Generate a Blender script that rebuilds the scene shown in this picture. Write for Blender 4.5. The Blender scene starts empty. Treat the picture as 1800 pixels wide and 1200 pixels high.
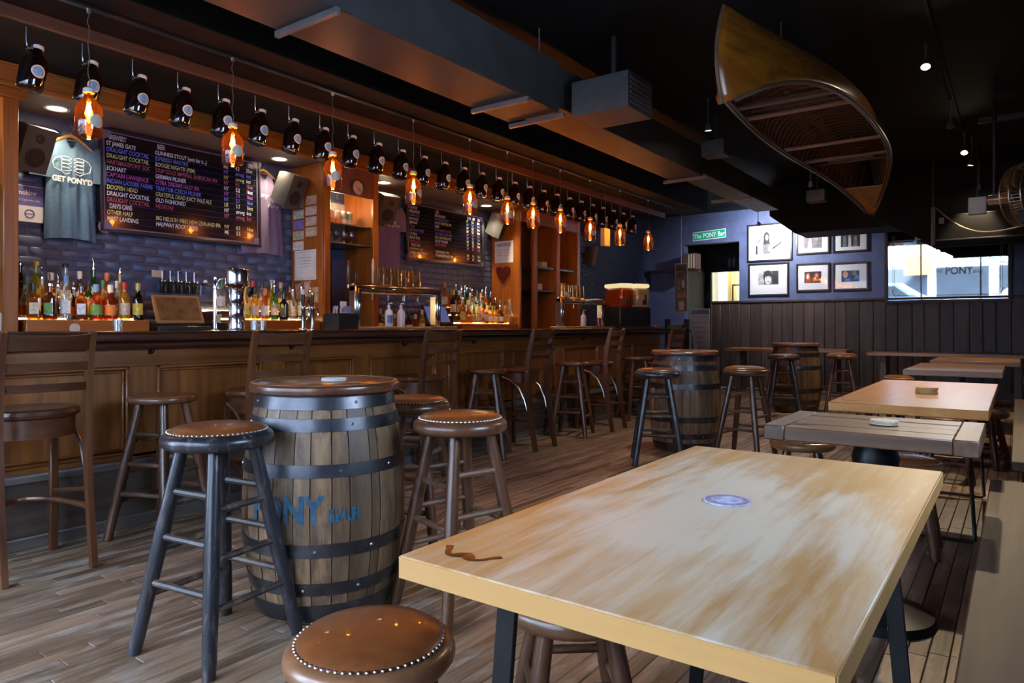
import bpy, bmesh, math, random
from mathutils import Matrix, Vector
random.seed(7)
PI = math.pi
SC = bpy.context.scene
COL = SC.collection

# ------------------------------------------------------------------ camera
FPX, CXP, CYP, EYE = 1220.0, 900.0, 573.0, 1.13
YAW = math.atan(890 / 1220)
SN, CS = math.sin(YAW), math.cos(YAW)
cd = bpy.data.cameras.new('camera')
cam = bpy.data.objects.new('camera', cd)
COL.objects.link(cam)
cd.sensor_width = 36.0
cd.lens = FPX / 1800 * 36
cd.shift_y = -(600 - CYP) / 1800
cd.clip_start = 0.02
cam.location = (0, 0, EYE)
cam.rotation_euler = (PI / 2, 0, YAW)
SC.camera = cam
cd.dof.use_dof = False

# ------------------------------------------------------------------ world, daylight, exposure
SC.view_settings.view_transform = 'Standard'
SC.view_settings.look = 'None'
SC.view_settings.gamma = 1
SC.view_settings.use_curve_mapping = False
SC.view_settings.exposure = 0.85
SC.cycles.use_denoising = True
SC.cycles.max_bounces = 8
SC.cycles.diffuse_bounces = 4
SC.cycles.glossy_bounces = 4
SC.cycles.transparent_max_bounces = 24
SC.cycles.sample_clamp_indirect = 6
SC.cycles.caustics_reflective = False
SC.cycles.caustics_refractive = False
W = bpy.data.worlds.new('overcast_sky')
SC.world = W
W.use_nodes = True
bg = W.node_tree.nodes['Background']
bg.inputs[0].default_value = (0.62, 0.78, 1.0, 1)
bg.inputs[1].default_value = 12.0


def portal(name, loc, rot, sx, sy):
    l = bpy.data.lights.new(name, 'AREA')
    l.shape = 'RECTANGLE'
    l.size, l.size_y = sx, sy
    l.cycles.is_portal = True
    o = bpy.data.objects.new(name, l)
    COL.objects.link(o)
    o.location = loc
    o.rotation_euler = rot
    return o


XL, XR, YF, YB, ZC = -6.0, 0.72, -1.6, 13.0, 3.3      # room: left, right, front, back, ceiling
portal('front_window_portal', (-2.85, YF - 0.12, 1.6), (PI / 2, 0, 0), 5.7, 2.4)
portal('side_window_portal', (XR + 0.12, 2.2, 1.95), (0, PI / 2, 0), 1.1, 1.4)


# ------------------------------------------------------------------ pixel helpers (a pixel gives a direction only)
def ray(x, y):
    r = (x - CXP) / FPX
    return r * CS - SN, r * SN + CS, -(y - CYP) / FPX


def at_z(x, y, z):
    d = ray(x, y); k = (z - EYE) / d[2]
    return Vector((d[0] * k, d[1] * k, z))


def at_x(x, y, X):
    d = ray(x, y); k = X / d[0]
    return Vector((X, d[1] * k, EYE + d[2] * k))


def at_y(x, y, Y):
    d = ray(x, y); k = Y / d[1]
    return Vector((d[0] * k, Y, EYE + d[2] * k))


# ------------------------------------------------------------------ materials
def lin(h):
    if not isinstance(h, str):
        return (*h, 1) if len(h) == 3 else h
    h = h.lstrip('#')
    o = []
    for i in (0, 2, 4):
        c = int(h[i:i + 2], 16) / 255
        o.append(c / 12.92 if c <= 0.04045 else ((c + 0.055) / 1.055) ** 2.4)
    return (*o, 1)


MATS = {}


def new_mat(name):
    m = bpy.data.materials.new(name)
    m.use_nodes = True
    nt = m.node_tree
    return m, nt, nt.nodes['Principled BSDF']


def nd(nt, t, **kw):
    n = nt.nodes.new(t)
    for k, v in kw.items():
        if k in n.inputs:
            n.inputs[k].default_value = v
        else:
            setattr(n, k, v)
    return n


def coords(nt, scale, rnd=True):
    tc = nd(nt, 'ShaderNodeTexCoord')
    mp = nd(nt, 'ShaderNodeMapping')
    mp.inputs['Scale'].default_value = scale
    if rnd:
        oi = nd(nt, 'ShaderNodeObjectInfo')
        mu = nd(nt, 'ShaderNodeMath', operation='MULTIPLY')
        mu.inputs[1].default_value = 37.0
        nt.links.new(oi.outputs['Random'], mu.inputs[0])
        cb = nd(nt, 'ShaderNodeCombineXYZ')
        for i in range(3):
            nt.links.new(mu.outputs[0], cb.inputs[i])
        nt.links.new(cb.outputs[0], mp.inputs['Location'])
    nt.links.new(tc.outputs['Object'], mp.inputs['Vector'])
    return mp.outputs[0]


def ramp(nt, fac, stops):
    r = nd(nt, 'ShaderNodeValToRGB')
    e = r.color_ramp.elements
    while len(e) < len(stops):
        e.new(0.5)
    for i, (p, c) in enumerate(stops):
        e[i].position = p
        e[i].color = lin(c)
    nt.links.new(fac, r.inputs[0])
    return r.outputs[0]


def mixc(nt, fac, a, b, mode='MIX'):
    m = nd(nt, 'ShaderNodeMix', data_type='RGBA', blend_type=mode)
    if isinstance(fac, (int, float)):
        m.inputs[0].default_value = fac
    else:
        nt.links.new(fac, m.inputs[0])
    for s, v in ((6, a), (7, b)):
        if isinstance(v, bpy.types.NodeSocket):
            nt.links.new(v, m.inputs[s])
        else:
            m.inputs[s].default_value = lin(v)
    return m.outputs[2]


def bump(nt, b, h, strength=0.2, dist=0.01):
    n = nd(nt, 'ShaderNodeBump')
    n.inputs['Strength'].default_value = strength
    n.inputs['Distance'].default_value = dist
    nt.links.new(h, n.inputs['Height'])
    nt.links.new(n.outputs[0], b.inputs['Normal'])


def plain(name, c, rough=0.5, metal=0.0, var=0.12, scale=8.0, coat=0.0, bmp=0.0, spec=0.5):
    """painted / metal / cloth surface with a little procedural mottling"""
    if name in MATS:
        return MATS[name]
    m, nt, b = new_mat(name)
    v = coords(nt, (scale,) * 3)
    n = nd(nt, 'ShaderNodeTexNoise', Detail=5.0, Roughness=0.6)
    n.inputs['Scale'].default_value = 1.0
    nt.links.new(v, n.inputs['Vector'])
    cl = lin(c)
    lo = tuple(x * (1 - var) for x in cl[:3])
    hi = tuple(min(1, x * (1 + var)) for x in cl[:3])
    nt.links.new(ramp(nt, n.outputs[0], [(0.3, lo), (0.7, hi)]), b.inputs['Base Color'])
    b.inputs['Roughness'].default_value = rough
    b.inputs['Metallic'].default_value = metal
    b.inputs['Coat Weight'].default_value = coat
    b.inputs['Specular IOR Level'].default_value = spec
    if bmp:
        bump(nt, b, n.outputs[0], bmp)
    MATS[name] = m
    return m


def wood(name, dark, light, rough=0.45, axis='Z', grain=26.0, coat=0.0, worn=None, worn_at=0.62, worn_scale=3.0, island=False, bmp=0.12, var=0.35, coatr=0.25):
    if name in MATS:
        return MATS[name]
    m, nt, b = new_mat(name)
    sc = [grain] * 3
    sc['XYZ'.index(axis)] = grain * 0.06
    v = coords(nt, sc)
    n = nd(nt, 'ShaderNodeTexNoise', Detail=7.0, Roughness=0.62, Distortion=0.6)
    n.inputs['Scale'].default_value = 1.0
    nt.links.new(v, n.inputs['Vector'])
    mid = tuple((a + c) / 2 for a, c in zip(lin(dark)[:3], lin(light)[:3]))
    col = ramp(nt, n.outputs[0], [(0.28, dark), (0.5, mid), (0.74, light)])
    oi = nd(nt, 'ShaderNodeObjectInfo')
    rnd = oi.outputs['Random']
    if island:
        g = nd(nt, 'ShaderNodeNewGeometry')
        ad = nd(nt, 'ShaderNodeMath', operation='ADD')
        nt.links.new(rnd, ad.inputs[0]); nt.links.new(g.outputs['Random Per Island'], ad.inputs[1])
        fr = nd(nt, 'ShaderNodeMath', operation='FRACT')
        nt.links.new(ad.outputs[0], fr.inputs[0])
        rnd = fr.outputs[0]
    mr = nd(nt, 'ShaderNodeMapRange')
    mr.inputs['To Min'].default_value = 1 - var
    mr.inputs['To Max'].default_value = 1 + var
    nt.links.new(rnd, mr.inputs[0])
    hs = nd(nt, 'ShaderNodeHueSaturation')
    nt.links.new(mr.outputs[0], hs.inputs['Value'])
    nt.links.new(col, hs.inputs['Color'])
    col = hs.outputs[0]
    rsock = None
    if worn:
        sc2 = [worn_scale * 2.2] * 3
        sc2['XYZ'.index(axis)] = worn_scale * 0.6
        n2 = nd(nt, 'ShaderNodeTexNoise', Detail=9.0, Roughness=0.7)
        n2.inputs['Scale'].default_value = 1.0
        nt.links.new(coords(nt, sc2), n2.inputs['Vector'])
        f = ramp(nt, n2.outputs[0], [(worn_at - 0.09, (0, 0, 0)), (worn_at + 0.09, (1, 1, 1))])
        col = mixc(nt, f, col, worn)
    nt.links.new(col, b.inputs['Base Color'])
    b.inputs['Roughness'].default_value = rough
    b.inputs['Coat Weight'].default_value = coat
    b.inputs['Coat Roughness'].default_value = coatr
    if bmp:
        bump(nt, b, n.outputs[0], bmp, 0.004)
    MATS[name] = m
    return m


def emit(name, c, s):
    if name in MATS:
        return MATS[name]
    m, nt, b = new_mat(name)
    b.inputs['Base Color'].default_value = (0, 0, 0, 1)
    b.inputs['Emission Color'].default_value = lin(c)
    b.inputs['Emission Strength'].default_value = s
    MATS[name] = m
    return m


def glass(name, tint, body, gloss=0.12, fill=0.25, rough=0.04):
    """thin bottle glass with its contents: tinted see-through + some body colour + gloss"""
    if name in MATS:
        return MATS[name]
    m = bpy.data.materials.new(name)
    m.use_nodes = True
    nt = m.node_tree
    nt.nodes.clear()
    out = nd(nt, 'ShaderNodeOutputMaterial')
    tr = nd(nt, 'ShaderNodeBsdfTransparent'); tr.inputs[0].default_value = lin(tint)
    df = nd(nt, 'ShaderNodeBsdfDiffuse'); df.inputs[0].default_value = lin(body)
    tl = nd(nt, 'ShaderNodeBsdfTranslucent'); tl.inputs[0].default_value = lin(body)
    gl = nd(nt, 'ShaderNodeBsdfGlossy'); gl.inputs['Roughness'].default_value = rough
    lw = nd(nt, 'ShaderNodeLayerWeight'); lw.inputs[0].default_value = 0.35
    n = nd(nt, 'ShaderNodeTexNoise'); n.inputs['Scale'].default_value = 14
    tc = nd(nt, 'ShaderNodeTexCoord'); nt.links.new(tc.outputs['Object'], n.inputs['Vector'])
    m0 = nd(nt, 'ShaderNodeMixShader'); m0.inputs[0].default_value = 0.5
    nt.links.new(df.outputs[0], m0.inputs[1]); nt.links.new(tl.outputs[0], m0.inputs[2])
    m1 = nd(nt, 'ShaderNodeMixShader')
    mr = nd(nt, 'ShaderNodeMapRange'); mr.inputs['To Min'].default_value = fill * 0.7; mr.inputs['To Max'].default_value = min(1, fill * 1.3)
    nt.links.new(n.outputs[0], mr.inputs[0]); nt.links.new(mr.outputs[0], m1.inputs[0])
    nt.links.new(tr.outputs[0], m1.inputs[1]); nt.links.new(m0.outputs[0], m1.inputs[2])
    m2 = nd(nt, 'ShaderNodeMixShader')
    mr2 = nd(nt, 'ShaderNodeMapRange'); mr2.inputs['To Min'].default_value = gloss * 0.5; mr2.inputs['To Max'].default_value = min(1, gloss * 3)
    nt.links.new(lw.outputs['Fresnel'], mr2.inputs[0]); nt.links.new(mr2.outputs[0], m2.inputs[0])
    nt.links.new(m1.outputs[0], m2.inputs[1]); nt.links.new(gl.outputs[0], m2.inputs[2])
    nt.links.new(m2.outputs[0], out.inputs[0])
    MATS[name] = m
    return m


# ------------------------------------------------------------------ mesh builder
class MB:
    def __init__(s):
        s.v, s.f = [], []

    def add(s, vs, fs, mat=None):
        o = len(s.v)
        s.v += [tuple(mat @ Vector(p)) for p in vs] if mat is not None else [tuple(p) for p in vs]
        s.f += [tuple(i + o for i in f) for f in fs]
        return s

    def box(s, x0, x1, y0, y1, z0, z1, ch=0.0, mat=None):
        x0, x1 = min(x0, x1), max(x0, x1); y0, y1 = min(y0, y1), max(y0, y1); z0, z1 = min(z0, z1), max(z0, z1)
        if ch <= 0:
            vs = [(x, y, z) for z in (z0, z1) for y in (y0, y1) for x in (x0, x1)]
            return s.add(vs, [(0, 2, 3, 1), (4, 5, 7, 6), (0, 1, 5, 4), (2, 6, 7, 3), (0, 4, 6, 2), (1, 3, 7, 5)], mat)
        c = min(ch, (x1 - x0) / 2.01, (y1 - y0) / 2.01, (z1 - z0) / 2.01)
        vs, idx = [], {}
        for a, X in enumerate((x0, x1)):
            for b, Y in enumerate((y0, y1)):
                for d, Z in enumerate((z0, z1)):
                    sx, sy, sz = (1, -1)[a], (1, -1)[b], (1, -1)[d]
                    for k in range(3):
                        idx[a, b, d, k] = len(vs)
                        vs.append((X + (0 if k == 0 else sx * c), Y + (0 if k == 1 else sy * c), Z + (0 if k == 2 else sz * c)))
        fs = []
        for a in (0, 1):
            fs.append([idx[a, b, d, 0] for b, d in ((0, 0), (0, 1), (1, 1), (1, 0))])
            fs.append([idx[b, a, d, 1] for b, d in ((0, 0), (0, 1), (1, 1), (1, 0))])
            fs.append([idx[b, d, a, 2] for b, d in ((0, 0), (0, 1), (1, 1), (1, 0))])
            for b in (0, 1):
                fs.append([idx[0, a, b, 1], idx[1, a, b, 1], idx[1, a, b, 2], idx[0, a, b, 2]])
                fs.append([idx[a, 0, b, 0], idx[a, 1, b, 0], idx[a, 1, b, 2], idx[a, 0, b, 2]])
                fs.append([idx[a, b, 0, 0], idx[a, b, 1, 0], idx[a, b, 1, 1], idx[a, b, 0, 1]])
                for d in (0, 1):
                    fs.append([idx[a, b, d, k] for k in range(3)])
        return s.add(vs, fs, mat)

    def cyl(s, p0, p1, r0, r1=None, n=12, caps=True):
        r1 = r0 if r1 is None else r1
        p0, p1 = Vector(p0), Vector(p1)
        d = (p1 - p0).normalized()
        a = d.orthogonal().normalized(); b = d.cross(a)
        vs = [p0 + (a * math.cos(t) + b * math.sin(t)) * r0 for t in (2 * PI * i / n for i in range(n))]
        vs += [p1 + (a * math.cos(t) + b * math.sin(t)) * r1 for t in (2 * PI * i / n for i in range(n))]
        fs = [(i, (i + 1) % n, n + (i + 1) % n, n + i) for i in range(n)]
        if caps:
            fs += [tuple(range(n))[::-1], tuple(range(n, 2 * n))]
        return s.add(vs, fs)

    def lathe(s, prof, n=24, c=(0, 0, 0), mat=None, a0=0.0, a1=2 * PI):
        full = abs(a1 - a0 - 2 * PI) < 1e-6
        k = n if full else n + 1
        vs, fs, rows = [], [], []
        for r, z in prof:
            if r < 1e-5 and full:
                rows.append([len(vs)] * k); vs.append((c[0], c[1], c[2] + z))
            else:
                rows.append(list(range(len(vs), len(vs) + k)))
                vs += [(c[0] + r * math.cos(a0 + (a1 - a0) * i / n), c[1] + r * math.sin(a0 + (a1 - a0) * i / n), c[2] + z) for i in range(k)]
        for q in range(len(rows) - 1):
            for i in range(n):
                j = (i + 1) % k
                f = [rows[q][i], rows[q][j], rows[q + 1][j], rows[q + 1][i]]
                f = list(dict.fromkeys(f))
                if len(f) > 2:
                    fs.append(f)
        return s.add(vs, fs, mat)

    def tube(s, pts, r, n=8, closed=False, caps=True):
        pts = [Vector(p) for p in pts]
        m = len(pts)
        rr = r if isinstance(r, (list, tuple)) else [r] * m
        a = None
        vs, fs = [], []
        for i, p in enumerate(pts):
            d = (pts[(i + 1) % m] - pts[i - 1]) if closed else (pts[min(i + 1, m - 1)] - pts[max(i - 1, 0)])
            d.normalize()
            a = d.orthogonal().normalized() if a is None else (a - d * a.dot(d)).normalized()
            b = d.cross(a)
            vs += [p + (a * math.cos(t) + b * math.sin(t)) * rr[i] for t in (2 * PI * q / n for q in range(n))]
        for i in range(m if closed else m - 1):
            for q in range(n):
                j = (i + 1) % m
                fs.append((i * n + q, i * n + (q + 1) % n, j * n + (q + 1) % n, j * n + q))
        if caps and not closed:
            fs += [tuple(range(n))[::-1], tuple(range((m - 1) * n, m * n))]
        return s.add(vs, fs)

    def prism(s, poly, z0, z1, mat=None):
        n = len(poly)
        vs = [(x, y, z0) for x, y in poly] + [(x, y, z1) for x, y in poly]
        fs = [tuple(range(n))[::-1], tuple(range(n, 2 * n))] + [(i, (i + 1) % n, n + (i + 1) % n, n + i) for i in range(n)]
        return s.add(vs, fs, mat)

    def ball(s, c, r, n=10, sz=1.0):
        k = max(4, n // 2)
        return s.lathe([(r * math.sin(PI * i / k), -r * sz * math.cos(PI * i / k)) for i in range(k + 1)], n, c)

    def grid(s, fn, nu, nv, closed_u=False):
        o = []
        ku = nu if closed_u else nu + 1
        vs = [fn(i / nu, j / nv) for j in range(nv + 1) for i in range(ku)]
        fs = [(j * ku + i, j * ku + (i + 1) % ku, (j + 1) * ku + (i + 1) % ku, (j + 1) * ku + i) for j in range(nv) for i in range(nu)]
        return s.add(vs, fs)

    def mesh(s, name, mat, smooth=True, ang=38, recalc=True):
        me = bpy.data.meshes.new(name)
        me.from_pydata(s.v, [], s.f)
        if recalc:
            bm = bmesh.new(); bm.from_mesh(me)
            bmesh.ops.recalc_face_normals(bm, faces=bm.faces)
            bm.to_mesh(me); bm.free()
        if mat is not None:
            me.materials.append(mat)
        if smooth:
            me.polygons.foreach_set('use_smooth', [True] * len(me.polygons))
            me.set_sharp_from_angle(angle=math.radians(ang))
        return me

    def build(s, name, mat, parent=None, smooth=True, ang=38, recalc=True):
        return put(name, s.mesh(name, mat, smooth, ang, recalc), parent)


def put(name, me, parent=None, loc=None, rot=None):
    o = bpy.data.objects.new(name, me)
    COL.objects.link(o)
    o.parent = parent
    if loc is not None:
        o.location = loc
    if rot is not None:
        o.rotation_euler = rot
    return o


def tag(o, label=None, cat=None, group=None, kind=None):
    for k, v in (('label', label), ('category', cat), ('group', group), ('kind', kind)):
        if v:
            o[k] = v
    return o


def thing(name, label, cat, loc=(0, 0, 0), rz=0.0, group=None, R=None):
    o = bpy.data.objects.new(name, None)
    o.empty_display_size = 0.05
    COL.objects.link(o)
    o.location = loc
    o.rotation_euler = R.to_euler() if R is not None else (0, 0, rz)
    return tag(o, label, cat, group)


def copy_tree(o, parent=None):
    c = o.copy()
    COL.objects.link(c)
    c.parent = parent
    for ch in o.children:
        copy_tree(ch, c)
    return c


def dup(o, loc, rz, label=None, group=None):
    c = copy_tree(o)
    c.location = loc
    c.rotation_euler = (0, 0, rz)
    return tag(c, label, None, group)


ORD = 'first second third fourth fifth sixth seventh eighth ninth tenth eleventh twelfth thirteenth fourteenth fifteenth sixteenth seventeenth eighteenth nineteenth twentieth'.split()
ORD += ['twenty-' + w for w in ORD[:9]]


def struct(o):
    o['kind'] = 'structure'
    return o


# local frames for things on walls: x = reading direction, y = up, z = out of the wall
R_LEFT = Matrix(((0, 0, 1), (1, 0, 0), (0, 1, 0)))       # on the left wall, facing +X
R_BACK = Matrix(((1, 0, 0), (0, 0, -1), (0, 1, 0)))      # on the back wall, facing -Y


def text(s, size, mat, parent, loc, name='lettering', rot=(0, 0, 0), align='LEFT', ext=0.0006, bold=0.0, sx=1.0, shear=0.0, space=1.0):
    cu = bpy.data.curves.new(name, 'FONT')
    cu.body = s
    cu.size = size
    cu.extrude = ext
    cu.offset = bold
    cu.align_x = align
    cu.shear = shear
    cu.space_character = space
    cu.resolution_u = 3
    TEXTS.append((cu, mat, o_ := put(name, bpy.data.meshes.new(name), parent, loc, rot)))
    o_.scale = (sx, 1, 1)
    return o_


TEXTS = []


def flush_texts():
    """turn all queued lettering into meshes in one go"""
    tmp = []
    for cu, mat, o in TEXTS:
        c = bpy.data.objects.new('tmp', cu); COL.objects.link(c); tmp.append(c)
    bpy.context.view_layer.update()
    dg = bpy.context.evaluated_depsgraph_get()
    for (cu, mat, o), c in zip(TEXTS, tmp):
        me = bpy.data.meshes.new_from_object(c.evaluated_get(dg))
        old = o.data
        me.materials.clear(); me.materials.append(mat)
        o.data = me
        bpy.data.meshes.remove(old)
        me.name = o.name.split('.')[0]
    for (cu, mat, o), c in zip(TEXTS, tmp):
        bpy.data.objects.remove(c); bpy.data.curves.remove(cu)
    TEXTS.clear()
# ================================================================== the setting
BLUE = plain('blue_wall_paint', (0.072, 0.098, 0.20), 0.55, var=0.2, scale=5, bmp=0.15)
BRICK = plain('blue_painted_brick', (0.066, 0.09, 0.175), 0.45, var=0.22, scale=14, bmp=0.3)
MORTAR = plain('blue_painted_mortar', (0.054, 0.074, 0.145), 0.6, var=0.25, scale=20, bmp=0.3)
BLACKC = plain('black_ceiling_paint', (0.010, 0.0095, 0.010), 0.7, var=0.3, scale=3, bmp=0.1, spec=0.12)
DUCTM = plain('charcoal_duct_paint', (0.050, 0.050, 0.053), 0.5, var=0.2, scale=4, spec=0.25)
DUCTE = plain('grey_duct_flange', (0.13, 0.125, 0.13), 0.4, var=0.15)
PLANKM = wood('weathered_floor_wood', (0.10, 0.055, 0.032), (0.33, 0.215, 0.14), 0.4, 'Y', 34, worn=(0.38, 0.32, 0.27), worn_at=0.6, worn_scale=5, island=True, var=0.4, bmp=0.25)
SUBFLOOR = plain('dark_subfloor', (0.02, 0.016, 0.013), 0.9)
WAINS = wood('dark_wainscot_wood', (0.018, 0.011, 0.009), (0.07, 0.045, 0.036), 0.5, 'Z', 22, var=0.3)
ORANGE = wood('honey_stained_wood', (0.17, 0.042, 0.004), (0.38, 0.118, 0.013), 0.36, 'Y', 16, coat=0.15, var=0.1)
ORANGEZ = wood('honey_stained_wood_upright', (0.17, 0.042, 0.004), (0.38, 0.118, 0.013), 0.36, 'Z', 16, coat=0.15, var=0.12)
SOFFW = plain('grey_brown_soffit', (0.17, 0.13, 0.125), 0.6, var=0.12)
PALEW = plain('cream_plaster', (0.62, 0.55, 0.36), 0.7, var=0.06)
PANE = glass('window_pane', (0.96, 0.98, 1.0), (0.9, 0.95, 1.0), gloss=0.05, fill=0.01)
FRAMEB = plain('black_window_frame', (0.02, 0.02, 0.022), 0.4)

# floor: narrow strips laid along the bar
fl = struct(MB().box(XL - 1.8, XR + 0.2, YF - 0.2, YB + 5, -0.12, -0.022).build('floor', SUBFLOOR))
PW = 0.06
LENS = [0.55, 0.8, 1.05, 1.3, 1.6]
planks = []
x = XL
while x < XR:
    y = YF - random.random()
    while y < YB + 4.5:
        L = random.choice(LENS)
        planks.append((x + PW / 2, y + L / 2, L, random.uniform(-0.0012, 0.0004)))
        y += L + 0.002
    x += PW + 0.0025
PM = {L: MB().box(-PW / 2, PW / 2, -L / 2, L / 2, -0.022, 0, 0.0025).mesh('floor_plank', PLANKM, False) for L in LENS}


def seen(p):
    w = -p[0] * SN + p[1] * CS
    r = p[0] * CS + p[1] * SN
    if w < 0.5 or abs(FPX * r / w) > 930 or CYP + FPX * EYE / w > 1290 or p[0] < -4.25:
        return 1e3 + abs(p[0])
    return w


planks.sort(key=seen)
for (x, y, L, dz) in planks[:300]:
    put('floor_plank', PM[L], fl, (x, y, dz))
rest = MB()
for (x, y, L, dz) in planks[300:]:
    y1 = min(y + L / 2, YB + 4.9); y0 = max(y - L / 2, YF - 0.15)
    if y1 > y0:
        rest.box(x - PW / 2, x + PW / 2, y0, y1, -0.022, dz, 0.0025)
rp = rest.build('floor_planks', PLANKM, fl, smooth=False, recalc=False)
rp['kind'] = 'stuff'

# left wall: painted brick
wl = struct(MB().box(XL - 0.25, XL - 0.007, YF - 0.2, YB + 0.3, 0, ZC).build('wall_left', MORTAR))
BW, BH, BJ = 0.205, 0.066, 0.011
bricks = []
for r in range(20):
    z = 1.16 + r * (BH + BJ)
    y = 1.85 + (0.108 if r % 2 else 0)
    while y < 10.7:
        bricks.append((y, z, random.uniform(-0.003, 0.003)))
        y += BW + BJ
BMS = []
for k in range(4):
    mb = MB().box(-0.03, 0, -BW / 2, BW / 2, -BH / 2, BH / 2, 0.009)
    mb.v = [(a + (random.uniform(-0.0012, 0.0012) if a > -0.02 else 0), b + random.uniform(-0.0025, 0.0025), c + random.uniform(-0.002, 0.002)) for a, b, c in mb.v]
    BMS.append(mb.mesh('brick', BRICK, True, 60))
covered = lambda y, z: (2.6 < y < 3.9 and 1.95 < z < 2.68) or (6.05 < y < 7.35 and 2.0 < z < 2.6) or (4.5 < y < 5.55)
bricks.sort(key=lambda b: b[0] + (50 if covered(b[0], b[1]) else 0))
for (y, z, dx) in bricks[:300]:
    put('brick', random.choice(BMS), wl, (XL + dx, y, z))
rest = MB()
for (y, z, dx) in bricks[300:]:
    rest.box(XL - 0.03, XL + dx, y - BW / 2, y + BW / 2, z - BH / 2, z + BH / 2, 0.008)
rp = rest.build('bricks', BRICK, wl, recalc=False)
rp['kind'] = 'stuff'

# right wall with its side window
wr = MB()
wr.box(XR, XR + 0.22, YF - 0.2, 1.5, 0, ZC).box(XR, XR + 0.22, 2.9, YB + 0.3, 0, ZC)
wr.box(XR, XR + 0.22, 1.5, 2.9, 0, 1.4).box(XR, XR + 0.22, 1.5, 2.9, 2.5, ZC)
struct(wr.build('wall_right', BLUE))
# front wall with the shop window
wf = MB()
wf.box(XL - 0.2, -5.7, YF - 0.22, YF, 0, ZC).box(0.0, XR + 0.2, YF - 0.22, YF, 0, ZC)
wf.box(-5.7, 0.0, YF - 0.22, YF, 0, 0.4).box(-5.7, 0.0, YF - 0.22, YF, 2.8, ZC)
struct(wf.build('wall_front', BLUE))
w1 = struct(thing('window_1', None, None, (-2.0, YF - 0.11, 0.4)))
fm = MB()
mull = (-3.7, -2.3, -0.7, 1.0, 2.0)
fm.box(-3.7, 2, -0.03, 0.03, 0, 0.05, 0.004).box(-3.7, 2, -0.03, 0.03, 2.35, 2.4, 0.004)
for a in mull:
    fm.box(a - 0.025, a + 0.025, -0.03, 0.03, 0, 2.4, 0.004)
fm.build('window_frame', FRAMEB, w1)
for a, b in zip(mull, mull[1:]):
    MB().box(a + 0.025, b - 0.025, -0.004, 0.004, 0.05, 2.35).build('pane', PANE, w1, False)
LETTER_DK = plain('dark_window_lettering', (0.02, 0.022, 0.03), 0.5)
text('THE', 0.15, LETTER_DK, w1, (-0.35, -0.012, 1.37), rot=(PI / 2, 0, 0))
text('PONY', 0.36, LETTER_DK, w1, (0.0, -0.012, 1.3), rot=(PI / 2, 0, 0), bold=0.006, sx=0.8)
text('BAR', 0.16, LETTER_DK, w1, (0.78, -0.012, 1.31), rot=(PI / 2, 0, 0))
w2 = struct(thing('window_2', None, None, (XR + 0.11, 2.2, 1.4)))
fm = MB()
for (a, b, c, d) in ((-0.7, 0.7, 0, 0.04), (-0.7, 0.7, 1.06, 1.1), (-0.7, -0.66, 0, 1.1), (0.66, 0.7, 0, 1.1), (-0.02, 0.02, 0, 1.1)):
    fm.box(-0.03, 0.03, a, b, c, d, 0.004)
fm.build('window_frame', FRAMEB, w2)
for (a, b) in ((-0.66, -0.02), (0.02, 0.66)):
    MB().box(-0.004, 0.004, a, b, 0.04, 1.06).build('pane', PANE, w2, False)

# back wall, the passage to the restrooms beside it
DOX0, DOX1 = -5.3, -4.22
wb = MB()
wb.box(DOX1, XR + 0.2, YB, YB + 0.2, 0, ZC)
wb.box(DOX0, DOX1, YB, YB + 0.2, 2.72, ZC)
wb.box(XL - 0.2, DOX0, YB, YB + 0.2, 0, ZC)
wbo = struct(wb.build('wall_back', BLUE))
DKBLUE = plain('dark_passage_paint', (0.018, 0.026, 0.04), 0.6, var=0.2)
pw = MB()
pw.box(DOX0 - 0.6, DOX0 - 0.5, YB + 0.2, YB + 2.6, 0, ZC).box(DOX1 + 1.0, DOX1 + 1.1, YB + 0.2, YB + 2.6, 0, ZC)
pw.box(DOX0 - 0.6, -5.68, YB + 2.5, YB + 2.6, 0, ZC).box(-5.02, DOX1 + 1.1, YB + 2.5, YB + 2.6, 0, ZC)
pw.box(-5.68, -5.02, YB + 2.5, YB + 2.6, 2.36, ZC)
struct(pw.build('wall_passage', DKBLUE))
lr = MB()
lr.box(-7.6, -2.6, YB + 4.6, YB + 4.7, 0, ZC).box(-7.6, -7.5, YB + 2.6, YB + 4.6, 0, ZC).box(-2.7, -2.6, YB + 2.6, YB + 4.6, 0, ZC)
struct(lr.build('wall_restroom_hall', PALEW))
ce = MB().box(XL - 1.8, XR + 0.25, YF - 0.2, YB + 4.8, ZC, ZC + 0.12)
ceo = struct(ce.build('ceiling', BLACKC))
bmz = MB()
for yy in (0.4, 2.2, 4.0, 5.8, 7.6, 9.4):
    MB().box(-3.85, -3.3, yy, yy + 0.14, 3.12, ZC, 0.006).build('ceiling_joist', BLACKC, ceo)
# soffit over the bar, canopy over the back bar
sf = struct(MB().box(-5.5, -3.9, YF, 10.4, 2.9, ZC).build('trim_1', BLACKC))
MB().box(-3.9, -3.86, YF, 10.4, 2.88, ZC, 0.004).build('fascia_board', BLACKC, sf)
st = struct(MB().box(-4.63, -4.5, YF, 10.2, 2.83, 2.9, 0.004).build('trim_2', BLACKC))
MB().box(-4.5, -4.47, YF, 10.2, 2.825, 2.9, 0.003).build('edge_strip', wood('brown_strip_wood', (0.05, 0.020, 0.008), (0.13, 0.055, 0.02), 0.5, 'Y', 14), st)
cnp = struct(thing('trim_3', None, None, (0, 0, 0)))
MB().box(-6.0, -5.5, YF, 10.4, 2.74, 2.9).build('soffit', SOFFW, cnp)
MB().box(-5.5, -5.47, YF, 10.4, 2.735, 2.94, 0.004).build('fascia', ORANGE, cnp)
MB().box(-5.48, -5.445, YF, 10.4, 2.735, 2.775, 0.012).build('fascia_moulding', ORANGE, cnp)
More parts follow.
